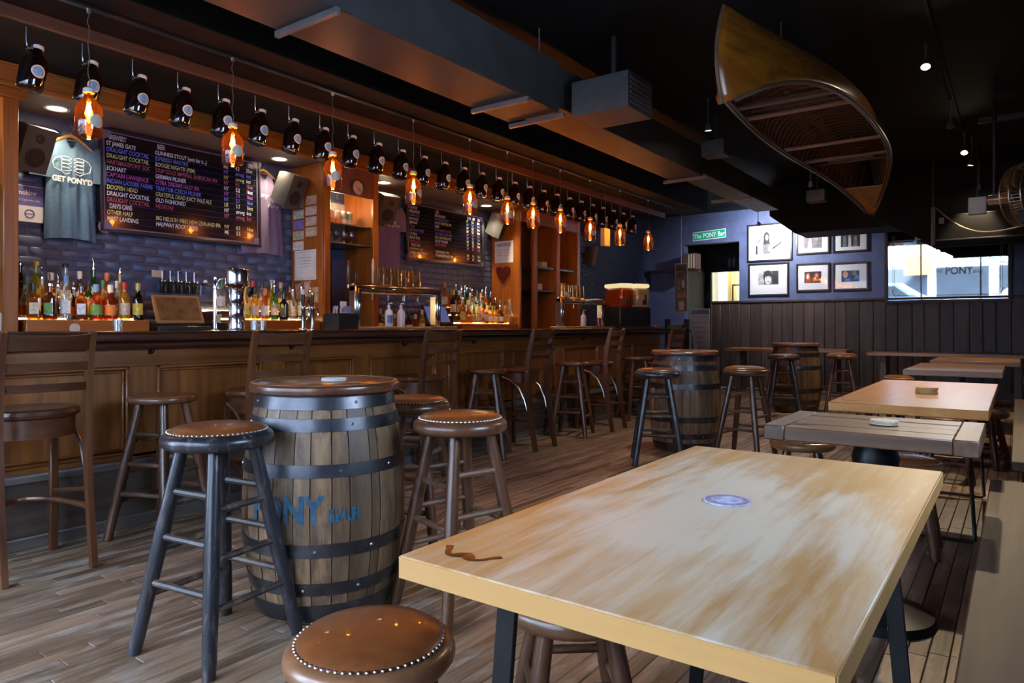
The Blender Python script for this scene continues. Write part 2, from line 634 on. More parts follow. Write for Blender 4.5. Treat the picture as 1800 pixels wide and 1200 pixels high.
MB().box(-5.48, -5.455, YF, 10.4, 2.865, 2.885, 0.008).build('fascia_moulding', ORANGE, cnp)

# wainscot boards on the back wall, cap rail, low partition by the passage
x = DOX1 + 0.02
k = 0
while x < XR - 0.05:
    wdt = random.choice((0.17, 0.19, 0.21))
    MB().box(x, min(x + wdt - 0.006, XR), YB - 0.03, YB, 0, 1.56, 0.006).build('wainscot_board', WAINS, wbo)
    x += wdt
MB().box(DOX1 - 0.02, XR, YB - 0.055, YB, 1.56, 1.6, 0.008).build('cap_rail', WAINS, wbo)
pt = struct(thing('wall_partition', None, None, (-4.7, 12.88, 0)))
for i in range(3):
    MB().box(i * 0.18, i * 0.18 + 0.175, -0.03, 0.03, 0, 1.56, 0.006).build('partition_board', WAINS, pt)
MB().box(-0.02, 0.54, -0.05, 0.05, 1.56, 1.6, 0.008).build('cap_rail', WAINS, pt)
struct(MB().box(DOX1 + 0.02, XR, YB - 0.05, YB - 0.03, 0, 0.1, 0.004).build('baseboard_back', WAINS))

# drop soffit at the back that cuts the picture tops
bk = MB()
poly = [(-3.16, 2.86), (-2.78, 2.56), (XR, 2.56), (XR, ZC), (-3.16, ZC)]
bk.prism(poly, 0, 0.75, Matrix(((1, 0, 0, 0), (0, 0, 1, 11.2), (0, 1, 0, 0), (0, 0, 0, 1))))
struct(bk.build('ceiling_soffit', BLACKC, None, False))

# ================================================================== street outside (seen in the mirror)
ASPH = plain('grey_asphalt', (0.09, 0.09, 0.095), 0.9, scale=3)
st_ = struct(MB().box(-30, 30, -22, YF - 0.22, -0.2, -0.13).build('street', ASPH))
MB().box(-30, 30, -4.4, YF - 0.22, -0.13, -0.02, 0.01).build('sidewalk', plain('pale_sidewalk', (0.42, 0.41, 0.4), 0.9), st_)
FAC = plain('pale_facade_stone', (0.7, 0.7, 0.72), 0.8, scale=2)
DKG = plain('dark_shop_glass', (0.03, 0.035, 0.04), 0.08)
bd = thing('shop_building', 'pale stone shop building across the street with a white sign band', 'building', (-3, -17.0, -0.13))
MB().box(-14, 14, -6, 0, 0, 11).build('wall', FAC, bd)
MB().box(-9, 4.6, 0, 0.12, 2.1, 2.85, 0.02).build('sign_band', plain('white_sign_band', (0.8, 0.82, 0.82), 0.5), bd)
text('STARBUCKS', 0.5, plain('green_sign_letters', (0.02, 0.28, 0.14), 0.5), bd, (1.7, 0.14, 2.28), rot=(PI / 2, 0, PI), align='CENTER', bold=0.008)
for i in range(5):
    o = MB().box(-8.6 + i * 2.7, -6.3 + i * 2.7, 0, 0.06, 0.4, 1.95, 0.01).build('shop_window', DKG, bd)
for i in range(7):
    for j in range(2):
        o = MB().box(-11.5 + i * 3.4, -10.0 + i * 3.4, 0, 0.08, 4.2 + j * 3, 5.9 + j * 3, 0.01).build('window', DKG, bd)
an = MB().prism([(0, 3.4), (0.9, 2.6), (0.9, 1.6), (0, 1.6)], -0.6, 0.6, Matrix(((0, 0, 1, -1.3), (1, 0, 0, 0), (0, 1, 0, 0), (0, 0, 0, 1)))).build('awning', plain('ochre_awning', (0.25, 0.14, 0.04), 0.7), bd)


def car(loc, col, label):
    c = thing('parked_car', label, 'car', loc)
    body = [(-2.2, 0.3), (-2.2, 0.75), (-1.5, 0.9), (-0.9, 1.42), (0.7, 1.45), (1.4, 0.95), (2.15, 0.8), (2.2, 0.3)]
    Mx = Matrix(((1, 0, 0, 0), (0, 0, 1, 0), (0, 1, 0, 0), (0, 0, 0, 1)))
    MB().prism(body, -0.85, 0.85, Mx).build('body', plain(label.split()[0] + '_car_paint', col, 0.25, coat=0.6), c)
    for s in (-0.86, 0.86):
        MB().prism([(-1.15, 0.95), (-0.8, 1.36), (-0.15, 1.38), (-0.15, 0.95)], s - 0.008, s + 0.008, Mx).build('side_window', DKG, c)
        MB().prism([(-0.05, 0.95), (-0.05, 1.38), (0.62, 1.38), (1.15, 0.97)], s - 0.008, s + 0.008, Mx).build('side_window', DKG, c)
        for xx in (-1.35, 1.35):
            MB().cyl((xx, s - 0.1 * (1 if s > 0 else -1), 0.33), (xx, s + 0.02 * (1 if s > 0 else -1), 0.33), 0.33, n=16).build('wheel', plain('black_tyre', (0.015, 0.015, 0.016), 0.7), c)
    return c


car((-4.6, -6.2, -0.13), (0.16, 0.24, 0.4), 'blue hatchback parked at the kerb outside the front window')
car((0.9, -6.3, -0.13), (0.5, 0.5, 0.52), 'silver hatchback parked at the kerb outside the front window')
# ================================================================== the bar
BARW = wood('bar_front_wood', (0.11, 0.030, 0.006), (0.30, 0.105, 0.020), 0.36, 'Z', 18, coat=0.25, var=0.06)
BARH = wood('bar_rail_wood', (0.11, 0.030, 0.006), (0.29, 0.10, 0.020), 0.36, 'Y', 18, coat=0.25, var=0.06)
BARD = wood('bar_top_wood', (0.03, 0.010, 0.006), (0.085, 0.03, 0.016), 0.22, 'Y', 14, coat=0.6, var=0.05, coatr=0.12)
KICK = wood('scuffed_kick_board', (0.03, 0.02, 0.016), (0.10, 0.07, 0.055), 0.55, 'Y', 18)
LEDGE = wood('scuffed_foot_ledge', (0.06, 0.05, 0.045), (0.17, 0.14, 0.13), 0.4, 'Y', 24)
BY0, BY1, BX = 0.2, 9.2, -4.1
br = thing('panelled_bar', 'long panelled brown wooden bar front with a foot ledge', 'bar', (0, 0, 0))
MB().box(BX - 0.6, BX - 0.03, BY0, BY1, 0, 1.04).build('carcass', BARD, br)
stiles = [0.3, 1.04, 1.99, 2.85, 3.65, 4.57, 5.55, 6.5, 7.45, 8.4, 9.12]
for s in stiles:
    MB().box(BX - 0.03, BX, s - 0.08, s + 0.08, 0.38, 0.9, 0.003).build('stile', BARW, br)
MB().box(BX - 0.03, BX, BY0, BY1, 0.9, 1.045, 0.003).build('top_rail', BARH, br)
MB().box(BX - 0.03, BX, BY0, BY1, 0.34, 0.4, 0.003).build('bottom_rail', BARH, br)
for a, b in zip(stiles[:-1], stiles[1:]):
    y0, y1 = a + 0.08, b - 0.08
    p = MB().box(BX - 0.03, BX - 0.018, y0, y1, 0.4, 0.9, 0.002).build('panel', BARW, br)
    m = MB()
    for q in (0.0, 0.022):
        t = 0.018 if q == 0 else 0.012
        xx = BX - 0.018
        m.box(xx, xx + 0.03 - q * 0.5, y0 + q, y1 - q, 0.9 - q - t, 0.9 - q, 0.005).box(xx, xx + 0.03 - q * 0.5, y0 + q, y1 - q, 0.4 + q, 0.4 + q + t, 0.005)
        m.box(xx, xx + 0.03 - q * 0.5, y0 + q, y0 + q + t, 0.4 + q, 0.9 - q, 0.005).box(xx, xx + 0.03 - q * 0.5, y1 - q - t, y1 - q, 0.4 + q, 0.9 - q, 0.005)
    m.build('panel_moulding', BARH, p)
MB().box(BX - 0.03, BX + 0.06, BY0, BY1, 0.335, 0.375, 0.008).build('foot_ledge', LEDGE, br)
MB().box(BX - 0.03, BX + 0.03, BY0, BY1, 0.0, 0.335, 0.004).build('kick_board', KICK, br)
MB().box(BX + 0.03, BX + 0.05, BY0, BY1, 0.0, 0.06, 0.006).build('shoe_moulding', LEDGE, br)
HOOKM = plain('black_iron', (0.015, 0.014, 0.014), 0.4, 0.6)
for yy in (2.03, 3.0, 4.1, 5.0, 6.0, 7.0):
    h = MB().box(BX, BX + 0.006, yy - 0.012, yy + 0.012, 0.965, 1.03, 0.003)
    h.tube([(BX + 0.004, yy, 0.985), (BX + 0.03, yy, 0.975), (BX + 0.042, yy, 0.985), (BX + 0.045, yy, 1.0)], 0.005, 6)
    h.build('bag_hook', HOOKM, br)
bt = thing('countertop', 'dark polished wooden bar top running along the panelled bar', 'counter', (0, 0, 0))
MB().box(BX - 0.62, BX + 0.13, BY0 - 0.1, BY1 + 0.1, 1.047, 1.094, 0.014).build('slab', BARD, bt)
MB().box(BX + 0.0, BX + 0.07, BY0, BY1, 1.0, 1.047, 0.02).build('edge_moulding', BARD, bt)
MB().box(BX + 0.075, BX + 0.135, BY0 - 0.1, BY1 + 0.1, 1.09, 1.103, 0.006).build('rim', BARD, bt)

# ================================================================== stools
LEATHER = plain('tan_leather', (0.20, 0.062, 0.018), 0.34, var=0.18, scale=30, coat=0.2, bmp=0.05)
NAIL = plain('nickel_nails', (0.42, 0.39, 0.38), 0.35, 1.0)
BLKW = wood('black_painted_wood', (0.010, 0.010, 0.014), (0.028, 0.028, 0.036), 0.3, 'Z', 20, worn=(0.16, 0.13, 0.12), worn_at=0.63, worn_scale=16, coat=0.3)
BLKR = wood('black_worn_rung', (0.014, 0.012, 0.012), (0.05, 0.04, 0.035), 0.45, 'X', 20, worn=(0.24, 0.15, 0.09), worn_at=0.6, worn_scale=9)
BRNW = wood('brown_varnished_wood', (0.042, 0.015, 0.007), (0.14, 0.058, 0.026), 0.3, 'Z', 18, worn=(0.18, 0.105, 0.07), worn_at=0.66, worn_scale=12, coat=0.35)
BRNR = wood('brown_worn_rung', (0.05, 0.025, 0.014), (0.16, 0.08, 0.045), 0.42, 'X', 18, worn=(0.3, 0.19, 0.12), worn_at=0.6, worn_scale=8)
BRNS = wood('brown_seat_wood', (0.06, 0.024, 0.011), (0.17, 0.075, 0.034), 0.25, 'X', 14, coat=0.4)


def make_stool(name, label, h, legm, rungm, ring, leather, R=0.19, rows=3):
    t = thing(name, label, 'stool')
    e = 0.055 if leather else 0.042
    prof = [(0, h - e)]
    for k in range(9):
        a = -PI / 2 + PI * k / 8
        prof.append((R - e / 2 + e / 2 * math.cos(a), h - e / 2 + e / 2 * math.sin(a)))
    prof.append((0, h))
    MB().lathe(prof, 40).build('seat', ring, t)
    if leather:
        rc = R - 0.028
        MB().lathe([(rc, h - 0.004), (rc, h + 0.006), (rc * 0.93, h + 0.015), (rc * 0.7, h + 0.022), (rc * 0.35, h + 0.025), (0, h + 0.026)], 40).build('cushion', leather, t)
        nn = MB()
        k = 64
        for i in range(k):
            a = 2 * PI * i / k
            nn.lathe([(0.0052, 0), (0.004, 0.003), (0, 0.004)], 6, (rc * 1.012 * math.cos(a), rc * 1.012 * math.sin(a), h + 0.003))
        nn.build('nailhead_trim', NAIL, t)['kind'] = 'stuff'
    top, bot = R * 0.62, R * 0.62 + h * 0.2
    P = lambda i, z: Vector(((top + (bot - top) * (1 - z / (h - e))) * math.cos(PI / 4 + i * PI / 2), (top + (bot - top) * (1 - z / (h - e))) * math.sin(PI / 4 + i * PI / 2), z))
    for i in range(4):
        MB().tube([P(i, 0), P(i, h * 0.08), P(i, h * 0.5), P(i, h - e + 0.01)], [0.021, 0.0235, 0.0265, 0.022], 10).build('leg', legm, t)
    for i in range(4):
        off = 0.0 if i % 2 else 0.045
        for q in range(rows):
            z = (0.2 + q * 0.155 + off) * (h / 0.76 if rows == 3 else 1.0) if rows == 3 else 0.1 + q * 0.12 + off * 0.8
            MB().cyl(P(i, z), P(i + 1, z), 0.0125, n=8).build('rung', rungm, t)
    return t


BLACKST = make_stool('bar_stool', 'black painted tall stool with tan nail-studded leather seat, scuffed legs, beside the lettered barrel', 0.76, BLKW, BLKR, BLKW, LEATHER)
BLACKST.location = (-2.30, 1.38, 0); BLACKST.rotation_euler.z = math.radians(8)
BROWNST = make_stool('bar_stool', 'brown tall stool with tan nail-studded leather seat between lettered barrel and pale table', 0.76, BRNW, BRNR, BRNW, LEATHER)
BROWNST.location = (-1.82, 2.14, 0); BROWNST.rotation_euler.z = math.radians(75)
WOODST = make_stool('bar_stool', 'brown tall stool with plain wooden seat at the bar, beside the nearer slat-back chairs', 0.76, BRNW, BRNR, BRNS, None, 0.175)
WOODST.location = (-3.76, 1.93, 0); WOODST.rotation_euler.z = math.radians(20)
dup(WOODST, (-3.76, 4.77, 0), 0.5, 'brown tall wooden-seat stool at the bar between third and fourth slat-back chairs')
dup(WOODST, (-3.76, 6.22, 0), 0.3, 'brown tall wooden-seat stool at the bar between fourth and fifth slat-back chairs')
dup(WOODST, (-3.76, 7.72, 0), 0.9, 'brown tall wooden-seat stool at the bar past the fifth slat-back chair')
dup(BROWNST, (-2.44, 2.5, 0), 0.4, 'brown tall leather-seat stool standing behind the lettered barrel, on the bar side')
dup(BLACKST, (-2.42, 5.36, 0), 0.5, 'black tall leather-seat stool in front of the second barrel')
dup(BROWNST, (-1.92, 6.08, 0), -0.1, 'brown tall leather-seat stool at the table side of the second barrel')
dup(BLACKST, (-2.38, 9.05, 0), 0.35, 'black tall stool in front of the far barrel')
dup(BROWNST, (-1.85, 9.8, 0), 0.17, 'brown tall stool at the table side of the far barrel')
BRNL = wood('reddish_stool_ring', (0.10, 0.042, 0.018), (0.24, 0.11, 0.05), 0.3, 'X', 12, coat=0.4, worn=(0.3, 0.2, 0.14), worn_at=0.7, worn_scale=10)
LOWST = make_stool('low_stool', 'low brown stool with tan leather top beside the pale table corner with the moustache mark', 0.45, BRNW, BRNR, BRNL, LEATHER, 0.185, 2)
LOWST.location = (-1.14, 1.04, 0); LOWST.rotation_euler.z = 0.3
dup(LOWST, (-0.92, 1.53, 0), 0.7, 'low brown stool tucked under the long side of the pale worn table')
dup(LOWST, (-0.5, 2.0, 0), 0.1, 'low brown stool under the pale worn table beside its far end')
dup(LOWST, (-1.05, 4.4, 0), 0.2, 'low leather stool beside the honey table with a coaster stack')
dup(LOWST, (-0.47, 4.02, 0), 0.05, 'low leather stool under the honey table behind the dark plank table')
dup(LOWST, (-0.42, 6.05, 0), 0.1, 'low leather stool between the honey table and the next narrow table')
for (xx, yy, lab) in ((-1.02, 7.25, 'low stool at the bar-side end of the narrow table behind the honey table'), (-0.68, 6.74, 'low stool before the narrow table behind the honey table'), (-0.24, 6.78, 'low stool at the bench-side end of the narrow table behind the honey table')):
    dup(LOWST, (xx, yy, 0), xx, lab)
dup(LOWST, (-3.0, 11.0, 0), 0.3, 'low stool in front of the table by the passage partition')
dup(LOWST, (-1.3, 10.6, 0), 0.6, 'low stool in front of the wide table against the wainscot')

# ================================================================== slat-back bar chairs
CHW = wood('chair_brown_wood', (0.045, 0.014, 0.005), (0.15, 0.052, 0.018), 0.33, 'Z', 16, coat=0.2)
CHH = wood('chair_slat_wood', (0.042, 0.013, 0.005), (0.14, 0.048, 0.017), 0.33, 'Y', 16, coat=0.2)
STEEL = plain('brushed_steel', (0.55, 0.55, 0.56), 0.28, 1.0)


def sweep_rect(path, wy, wx):
    m = MB()
    n = len(path)
    vs = []
    for i, p in enumerate(path):
        p = Vector(p)
        d = (Vector(path[min(i + 1, n - 1)]) - Vector(path[max(i - 1, 0)])).normalized()
        side = Vector((0, 1, 0)); nrm = d.cross(side).normalized()
        w = wx[i] if isinstance(wx, (list, tuple)) else wx
        for (a, b) in ((-1, -1), (1, -1), (1, 1), (-1, 1)):
            vs.append(p + side * a * wy / 2 + nrm * b * w / 2)
    fs = [(i * 4 + q, i * 4 + (q + 1) % 4, (i + 1) * 4 + (q + 1) % 4, (i + 1) * 4 + q) for i in range(n - 1) for q in range(4)]
    fs += [(3, 2, 1, 0), tuple(range(4 * n - 4, 4 * n))]
    return m.add(vs, fs)


def make_chair(label):
    t = thing('bar_chair', label, 'chair')
    post = [(0.285, 0), (0.262, 0.12), (0.235, 0.28), (0.212, 0.45), (0.2, 0.6), (0.2, 0.74), (0.215, 0.87), (0.242, 1.0), (0.272, 1.105)]

    def px(z):
        for (a, za), (b, zb) in zip(post, post[1:]):
            if za <= z <= zb:
                return a + (b - a) * (z - za) / (zb - za)
    for s in (-1, 1):
        o = sweep_rect([(x, s * 0.175, z) for x, z in post], 0.026, [0.042, 0.045, 0.048, 0.052, 0.054, 0.054, 0.048, 0.04, 0.03]).build('back_post', CHW, t, ang=50)
        MB().cyl((px(0.7), s * 0.187, 0.72), (px(0.7), s * 0.192, 0.72), 0.007, n=8).build('bolt_cap', STEEL, o)
        MB().box(-0.175, -0.14, s * 0.14 - 0.0175, s * 0.14 + 0.0175, 0, 0.64, 0.004).build('front_leg', CHW, t)
        MB().tube([(-0.08, s * 0.175, 0.66), (0.02, s * 0.178, 0.63), (0.11, s * 0.178, 0.56), (0.165, s * 0.177, 0.46), (0.195, s * 0.175, 0.36)], 0.0085, 8).build('side_brace', STEEL, t)
        MB().cyl((-0.157, s * 0.14, 0.3), (0.22, s * 0.172, 0.36), 0.011, n=8).build('stretcher', CHW, t)
    MB().lathe([(0, 0.70), (0.18, 0.70), (0.198, 0.708), (0.204, 0.722), (0.198, 0.738), (0.18, 0.745), (0.12, 0.738), (0, 0.735)], 36).build('seat', CHH, t)
    MB().lathe([(0.15, 0.61), (0.178, 0.61), (0.183, 0.7), (0.15, 0.7), (0.15, 0.61)], 32).build('apron', CHH, t)
    for (z0, z1) in ((1.02, 1.095), (0.925, 0.965), (0.83, 0.868)):
        m = MB()
        n = 10
        vs = []
        for i in range(n + 1):
            y = -0.168 + 0.336 * i / n
            bow = 0.03 * (1 - (y / 0.168) ** 2)
            drop = 0.012 * (1 - (y / 0.168) ** 2) if z1 > 1.05 else 0
            for (dx, z) in ((-0.008, z0), (0.008, z0), (0.008, z1 - drop), (-0.008, z1 - drop)):
                vs.append((px(z) + bow + dx, y, z))
        fs = [(i * 4 + q, i * 4 + (q + 1) % 4, i * 4 + 4 + (q + 1) % 4, i * 4 + 4 + q) for i in range(n) for q in range(4)] + [(3, 2, 1, 0), tuple(range(4 * n, 4 * n + 4))]
        m.add(vs, fs).build('back_slat', CHH, t)
    m = MB()
    pts = [(0.23 - 0.43 * math.sin(PI * k / 14), 0.178 * math.cos(PI * k / 14), 0.27) for k in range(15)]
    m.tube(pts, 0.014, 8)
    m.build('foot_hoop', CHW, t)
    return t


CH = make_chair('brown slat-back bar chair drawn up to the bar beside the honey wood post')
CH.location = (-3.8, 1.32, 0); CH.rotation_euler.z = math.radians(-4)
for (y, lab) in ((2.56, 'brown slat-back bar chair behind the lettered barrel'), (3.98, 'brown slat-back bar chair between lettered barrel and steel tap frame'), (5.33, 'brown slat-back bar chair at the bar below the second menu board'), (6.78, 'brown slat-back bar chair at the bar near the second steel tap frame'), (8.5, 'brown slat-back bar chair at the far end of the bar')):
    dup(CH, (-3.8, y, 0), math.radians(random.uniform(-6, 4)), lab)
dup(CH, (-4.2, 11.35, 0), math.radians(200), 'dark slat-back chair standing by the passage beside the white notice stand')

# ================================================================== barrels
STAVE = wood('weathered_oak_stave', (0.065, 0.032, 0.014), (0.31, 0.19, 0.10), 0.45, 'Z', 24, worn=(0.085, 0.058, 0.042), worn_at=0.56, worn_scale=8, var=0.42, bmp=0.3)
HOOP = plain('dark_steel_hoop', (0.085, 0.085, 0.095), 0.33, 0.85, var=0.35, scale=12, bmp=0.05)
LIDW = wood('red_brown_lid_wood', (0.10, 0.032, 0.014), (0.25, 0.09, 0.038), 0.25, 'Y', 12, coat=0.5, worn=(0.34, 0.2, 0.12), worn_at=0.74, worn_scale=5)
BLUEINK = plain('faded_blue_stencil', (0.022, 0.085, 0.15), 0.7, var=0.5, scale=40)
BH_, RE, RB = 0.865, 0.268, 0.325


def brad(z):
    t = (z - BH_ / 2) / (BH_ / 2)
    return RB - (RB - RE) * abs(t) ** 1.9


def make_barrel(label):
    t = thing('whisky_barrel', label, 'barrel')
    a = 0.0
    cuts = []
    while a < 2 * PI - 0.12:
        cuts.append(a); a += random.uniform(0.17, 0.31)
    cuts.append(2 * PI)
    for a0, a1 in zip(cuts, cuts[1:]):
        g = 0.006
        NZ, NA = 9, 2
        m = MB(); vs = []
        lift = random.uniform(-0.0015, 0.0015)
        for j in range(NZ + 1):
            z = 0.012 + (BH_ - 0.012) * j / NZ
            for q in range(NA + 1):
                an = a0 + g + (a1 - a0 - 2 * g) * q / NA
                for rr in (brad(z) + lift, brad(z) - 0.024):
                    vs.append((rr * math.cos(an), rr * math.sin(an), z))
        I = lambda j, q, k: (j * (NA + 1) + q) * 2 + k
        fs = []
        for j in range(NZ):
            for q in range(NA):
                fs.append((I(j, q, 0), I(j, q + 1, 0), I(j + 1, q + 1, 0), I(j + 1, q, 0)))
                fs.append((I(j, q, 1), I(j + 1, q, 1), I(j + 1, q + 1, 1), I(j, q + 1, 1)))
            fs.append((I(j, 0, 0), I(j + 1, 0, 0), I(j + 1, 0, 1), I(j, 0, 1)))
            fs.append((I(j, NA, 0), I(j, NA, 1), I(j + 1, NA, 1), I(j + 1, NA, 0)))
        for q in range(NA):
            fs.append((I(0, q, 0), I(0, q, 1), I(0, q + 1, 1), I(0, q + 1, 0)))
            fs.append((I(NZ, q, 0), I(NZ, q + 1, 0), I(NZ, q + 1, 1), I(NZ, q, 1)))
        m.add(vs, fs).build('stave', STAVE, t)
    for (z0, z1) in ((0.815, 0.862), (0.735, 0.782), (0.568, 0.615), (0.272, 0.322), (0.125, 0.172), (0.02, 0.085)):
        pr = [(brad(z0) - 0.002, z0), (brad(z0) + 0.0045, z0)] + [(brad(z0 + (z1 - z0) * k / 4) + 0.0045, z0 + (z1 - z0) * k / 4) for k in (1, 2, 3)] + [(brad(z1) + 0.0045, z1), (brad(z1) - 0.002, z1)]
        h = MB().lathe(pr, 56).build('hoop', HOOP, t)
        zc = (z0 + z1) / 2
        for an in (-1.1, -0.42, 0.9, 2.2, 3.6):
            an += zc
            d = Vector((math.cos(an), math.sin(an), 0))
            c = d * (brad(zc) + 0.004) + Vector((0, 0, zc))
            MB().cyl(c, c + d * 0.004, 0.007, 0.005, 8).build('rivet', STEEL, h)
    MB().lathe([(0, BH_ - 0.03), (RE - 0.02, BH_ - 0.03), (RE - 0.02, BH_ - 0.005), (0, BH_ - 0.005)], 32).build('barrel_head', STAVE, t)
    MB().lathe([(0, 0.866), (0.288, 0.866), (0.3, 0.873), (0.303, 0.885), (0.3, 0.897), (0.291, 0.904), (0, 0.905)], 56).build('lid', LIDW, t)
    MB().lathe([(0.283, 0.9045), (0.291, 0.9045), (0.293, 0.9062), (0.285, 0.9072), (0.281, 0.906)], 56).build('lid_rim', plain('worn_pale_lid_rim', (0.42, 0.24, 0.13), 0.35), t)
    return t


BAR1 = make_barrel('weathered oak whisky barrel with blue PONY BAR stencil and red-brown lid')
BAR1.location = (-2.32, 1.87, 0)
b2 = dup(BAR1, (-2.5, 6.14, 0), 1.9, 'brown oak barrel table between the black and brown stools, second along the room')
b3 = dup(BAR1, (-2.4, 9.7, 0), 4.0, 'far oak barrel table in front of the wainscot tables')


def stencil(s, hgt, u0, width, zb, gaps):
    """flat lettering bent round the barrel"""
    cu = bpy.data.curves.new('tmp', 'FONT'); cu.body = s; cu.size = 1.0; cu.offset = 0.035; cu.resolution_u = 4
    o = bpy.data.objects.new('tmp', cu); COL.objects.link(o)
    bpy.context.view_layer.update()
    me = bpy.data.meshes.new_from_object(o.evaluated_get(bpy.context.evaluated_depsgraph_get()))
    bpy.data.objects.remove(o); bpy.data.curves.remove(cu)
    bm = bmesh.new(); bm.from_mesh(me); bpy.data.meshes.remove(me)
    xs = [v.co.x for v in bm.verts]; ys = [v.co.y for v in bm.verts]
    x0, x1, y0, y1 = min(xs), max(xs), min(ys), max(ys)
    for v in bm.verts:
        v.co.x = (v.co.x - x0) / (x1 - x0); v.co.y = (v.co.y - y0) / (y1 - y0)
    for g in gaps:
        for e in (-0.012, 0.012):
            bmesh.ops.bisect_plane(bm, geom=bm.verts[:] + bm.edges[:] + bm.faces[:], plane_co=(g + e, 0, 0), plane_no=(1, 0, 0))
        bmesh.ops.delete(bm, geom=[f for f in bm.faces if abs(f.calc_center_median().x - g) < 0.0119], context='FACES')
    k = 1
    while k < 24:
        bmesh.ops.bisect_plane(bm, geom=bm.verts[:] + bm.edges[:] + bm.faces[:], plane_co=(k / 24, 0, 0), plane_no=(1, 0, 0)); k += 1
    for q in (0.33, 0.66):
        bmesh.ops.bisect_plane(bm, geom=bm.verts[:] + bm.edges[:] + bm.faces[:], plane_co=(0, q, 0), plane_no=(0, 1, 0))
    ph = math.atan2(-1.87, 2.32)
    for v in bm.verts:
        z = zb + v.co.y * hgt
        an = ph + (u0 + v.co.x * width) / RB
        r = brad(z) + 0.0028
        v.co = (r * math.cos(an), r * math.sin(an), z)
    me = bpy.data.meshes.new('stencil_lettering'); bm.to_mesh(me); bm.free()
    me.materials.append(BLUEINK)
    return put('stencil_lettering', me, BAR1)


stencil('PONY', 0.107, -0.30, 0.297, 0.398, (0.13, 0.375))
stencil('BAR', 0.052, 0.012, 0.125, 0.402, (0.16, 0.5, 0.82))

# ================================================================== tables
def maple_mat():
    """varnished maple, varnish worn off in streaks along the grain, darker amber where it is left"""
    m, nt, b = new_mat('worn_maple_top')

    def noise(scale, det=7.0, rough=0.6, dist=0.3):
        n = nd(nt, 'ShaderNodeTexNoise', Detail=det, Roughness=rough, Distortion=dist)
        n.inputs['Scale'].default_value = 1.0
        nt.links.new(coords(nt, scale), n.inputs['Vector'])
        return n.outputs[0]
    grain = noise((34, 1.6, 34))
    col = ramp(nt, grain, [(0.3, (0.47, 0.235, 0.08)), (0.55, (0.57, 0.31, 0.12)), (0.75, (0.64, 0.38, 0.16))])
    stain = ramp(nt, noise((4.5, 1.5, 4.5), 5), [(0.5, (0, 0, 0)), (0.68, (1, 1, 1))])
    col = mixc(nt, stain, col, (0.52, 0.22, 0.055))
    streak = noise((30, 2.6, 30), 9, 0.72)
    broad = noise((3.4, 1.3, 3.4), 4)
    mx = nd(nt, 'ShaderNodeMath', operation='MULTIPLY_ADD')
    mx.inputs[1].default_value = 0.75
    nt.links.new(streak, mx.inputs[0])
    sc = nd(nt, 'ShaderNodeMath', operation='MULTIPLY'); sc.inputs[1].default_value = 1.15
    nt.links.new(broad, sc.inputs[0]); nt.links.new(sc.outputs[0], mx.inputs[2])
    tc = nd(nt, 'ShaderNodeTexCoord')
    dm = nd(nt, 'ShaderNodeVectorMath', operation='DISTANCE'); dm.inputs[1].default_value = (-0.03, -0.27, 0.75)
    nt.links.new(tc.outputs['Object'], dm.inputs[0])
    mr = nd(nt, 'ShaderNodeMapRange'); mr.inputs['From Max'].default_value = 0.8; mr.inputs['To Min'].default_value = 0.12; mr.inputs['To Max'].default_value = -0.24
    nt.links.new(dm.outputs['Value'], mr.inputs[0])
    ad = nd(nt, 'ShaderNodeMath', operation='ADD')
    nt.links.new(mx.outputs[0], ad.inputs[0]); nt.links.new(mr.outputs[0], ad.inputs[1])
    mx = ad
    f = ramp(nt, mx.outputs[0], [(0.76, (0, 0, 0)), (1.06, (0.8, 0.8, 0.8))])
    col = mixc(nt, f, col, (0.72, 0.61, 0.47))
    nt.links.new(col, b.inputs['Base Color'])
    b.inputs['Roughness'].default_value = 0.36
    bump(nt, b, grain, 0.04, 0.003)
    return m


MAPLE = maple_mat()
MAPLEE = wood('maple_edge', (0.50, 0.25, 0.07), (0.62, 0.34, 0.11), 0.4, 'X', 5, coat=0.25, var=0.0, bmp=0.03)
HONEY = wood('honey_table_top', (0.42, 0.15, 0.022), (0.60, 0.27, 0.06), 0.3, 'Y', 7, worn=(0.58, 0.36, 0.16), worn_at=0.62, worn_scale=2.2, coat=0.2, var=0.1, bmp=0.015)
DKPL = wood('dark_plank_table', (0.065, 0.030, 0.015), (0.18, 0.094, 0.05), 0.34, 'X', 16, coat=0.1, var=0.2, bmp=0.25)
FARW = wood('brown_table_top', (0.20, 0.09, 0.035), (0.40, 0.21, 0.095), 0.33, 'X', 9, coat=0.2, var=0.15)
BLKM = plain('black_steel', (0.014, 0.014, 0.016), 0.38, 0.5, var=0.2)
MOUST = wood('burnt_brown_inlay', (0.03, 0.008, 0.005), (0.20, 0.06, 0.012), 0.3, 'X', 20)


def moustache(parent, p, w, rz=0.0):
    pts, rr = [], []
    for k in range(-10, 11):
        t = k / 10
        a = abs(t)
        y = -0.34 * math.sin(min(1, a * 1.25) * PI) + 1.5 * max(0, a - 0.72) ** 1.2 + 0.04
        pts.append((p[0] + w * 0.5 * (t * math.cos(rz) - y * math.sin(rz)), p[1] + w * 0.5 * (t * math.sin(rz) + y * math.cos(rz)), p[2]))
        rr.append(w * (0.05 + 0.055 * math.exp(-((a - 0.18) / 0.2) ** 2)) * (1.25 if a > 0.85 else 1))
    m = MB().tube(pts, rr, 8)
    z0 = p[2]
    m.v = [(x, y, z0 + (z - z0) * 0.12) for x, y, z in m.v]
    return m.build('moustache_inlay', MOUST, parent)


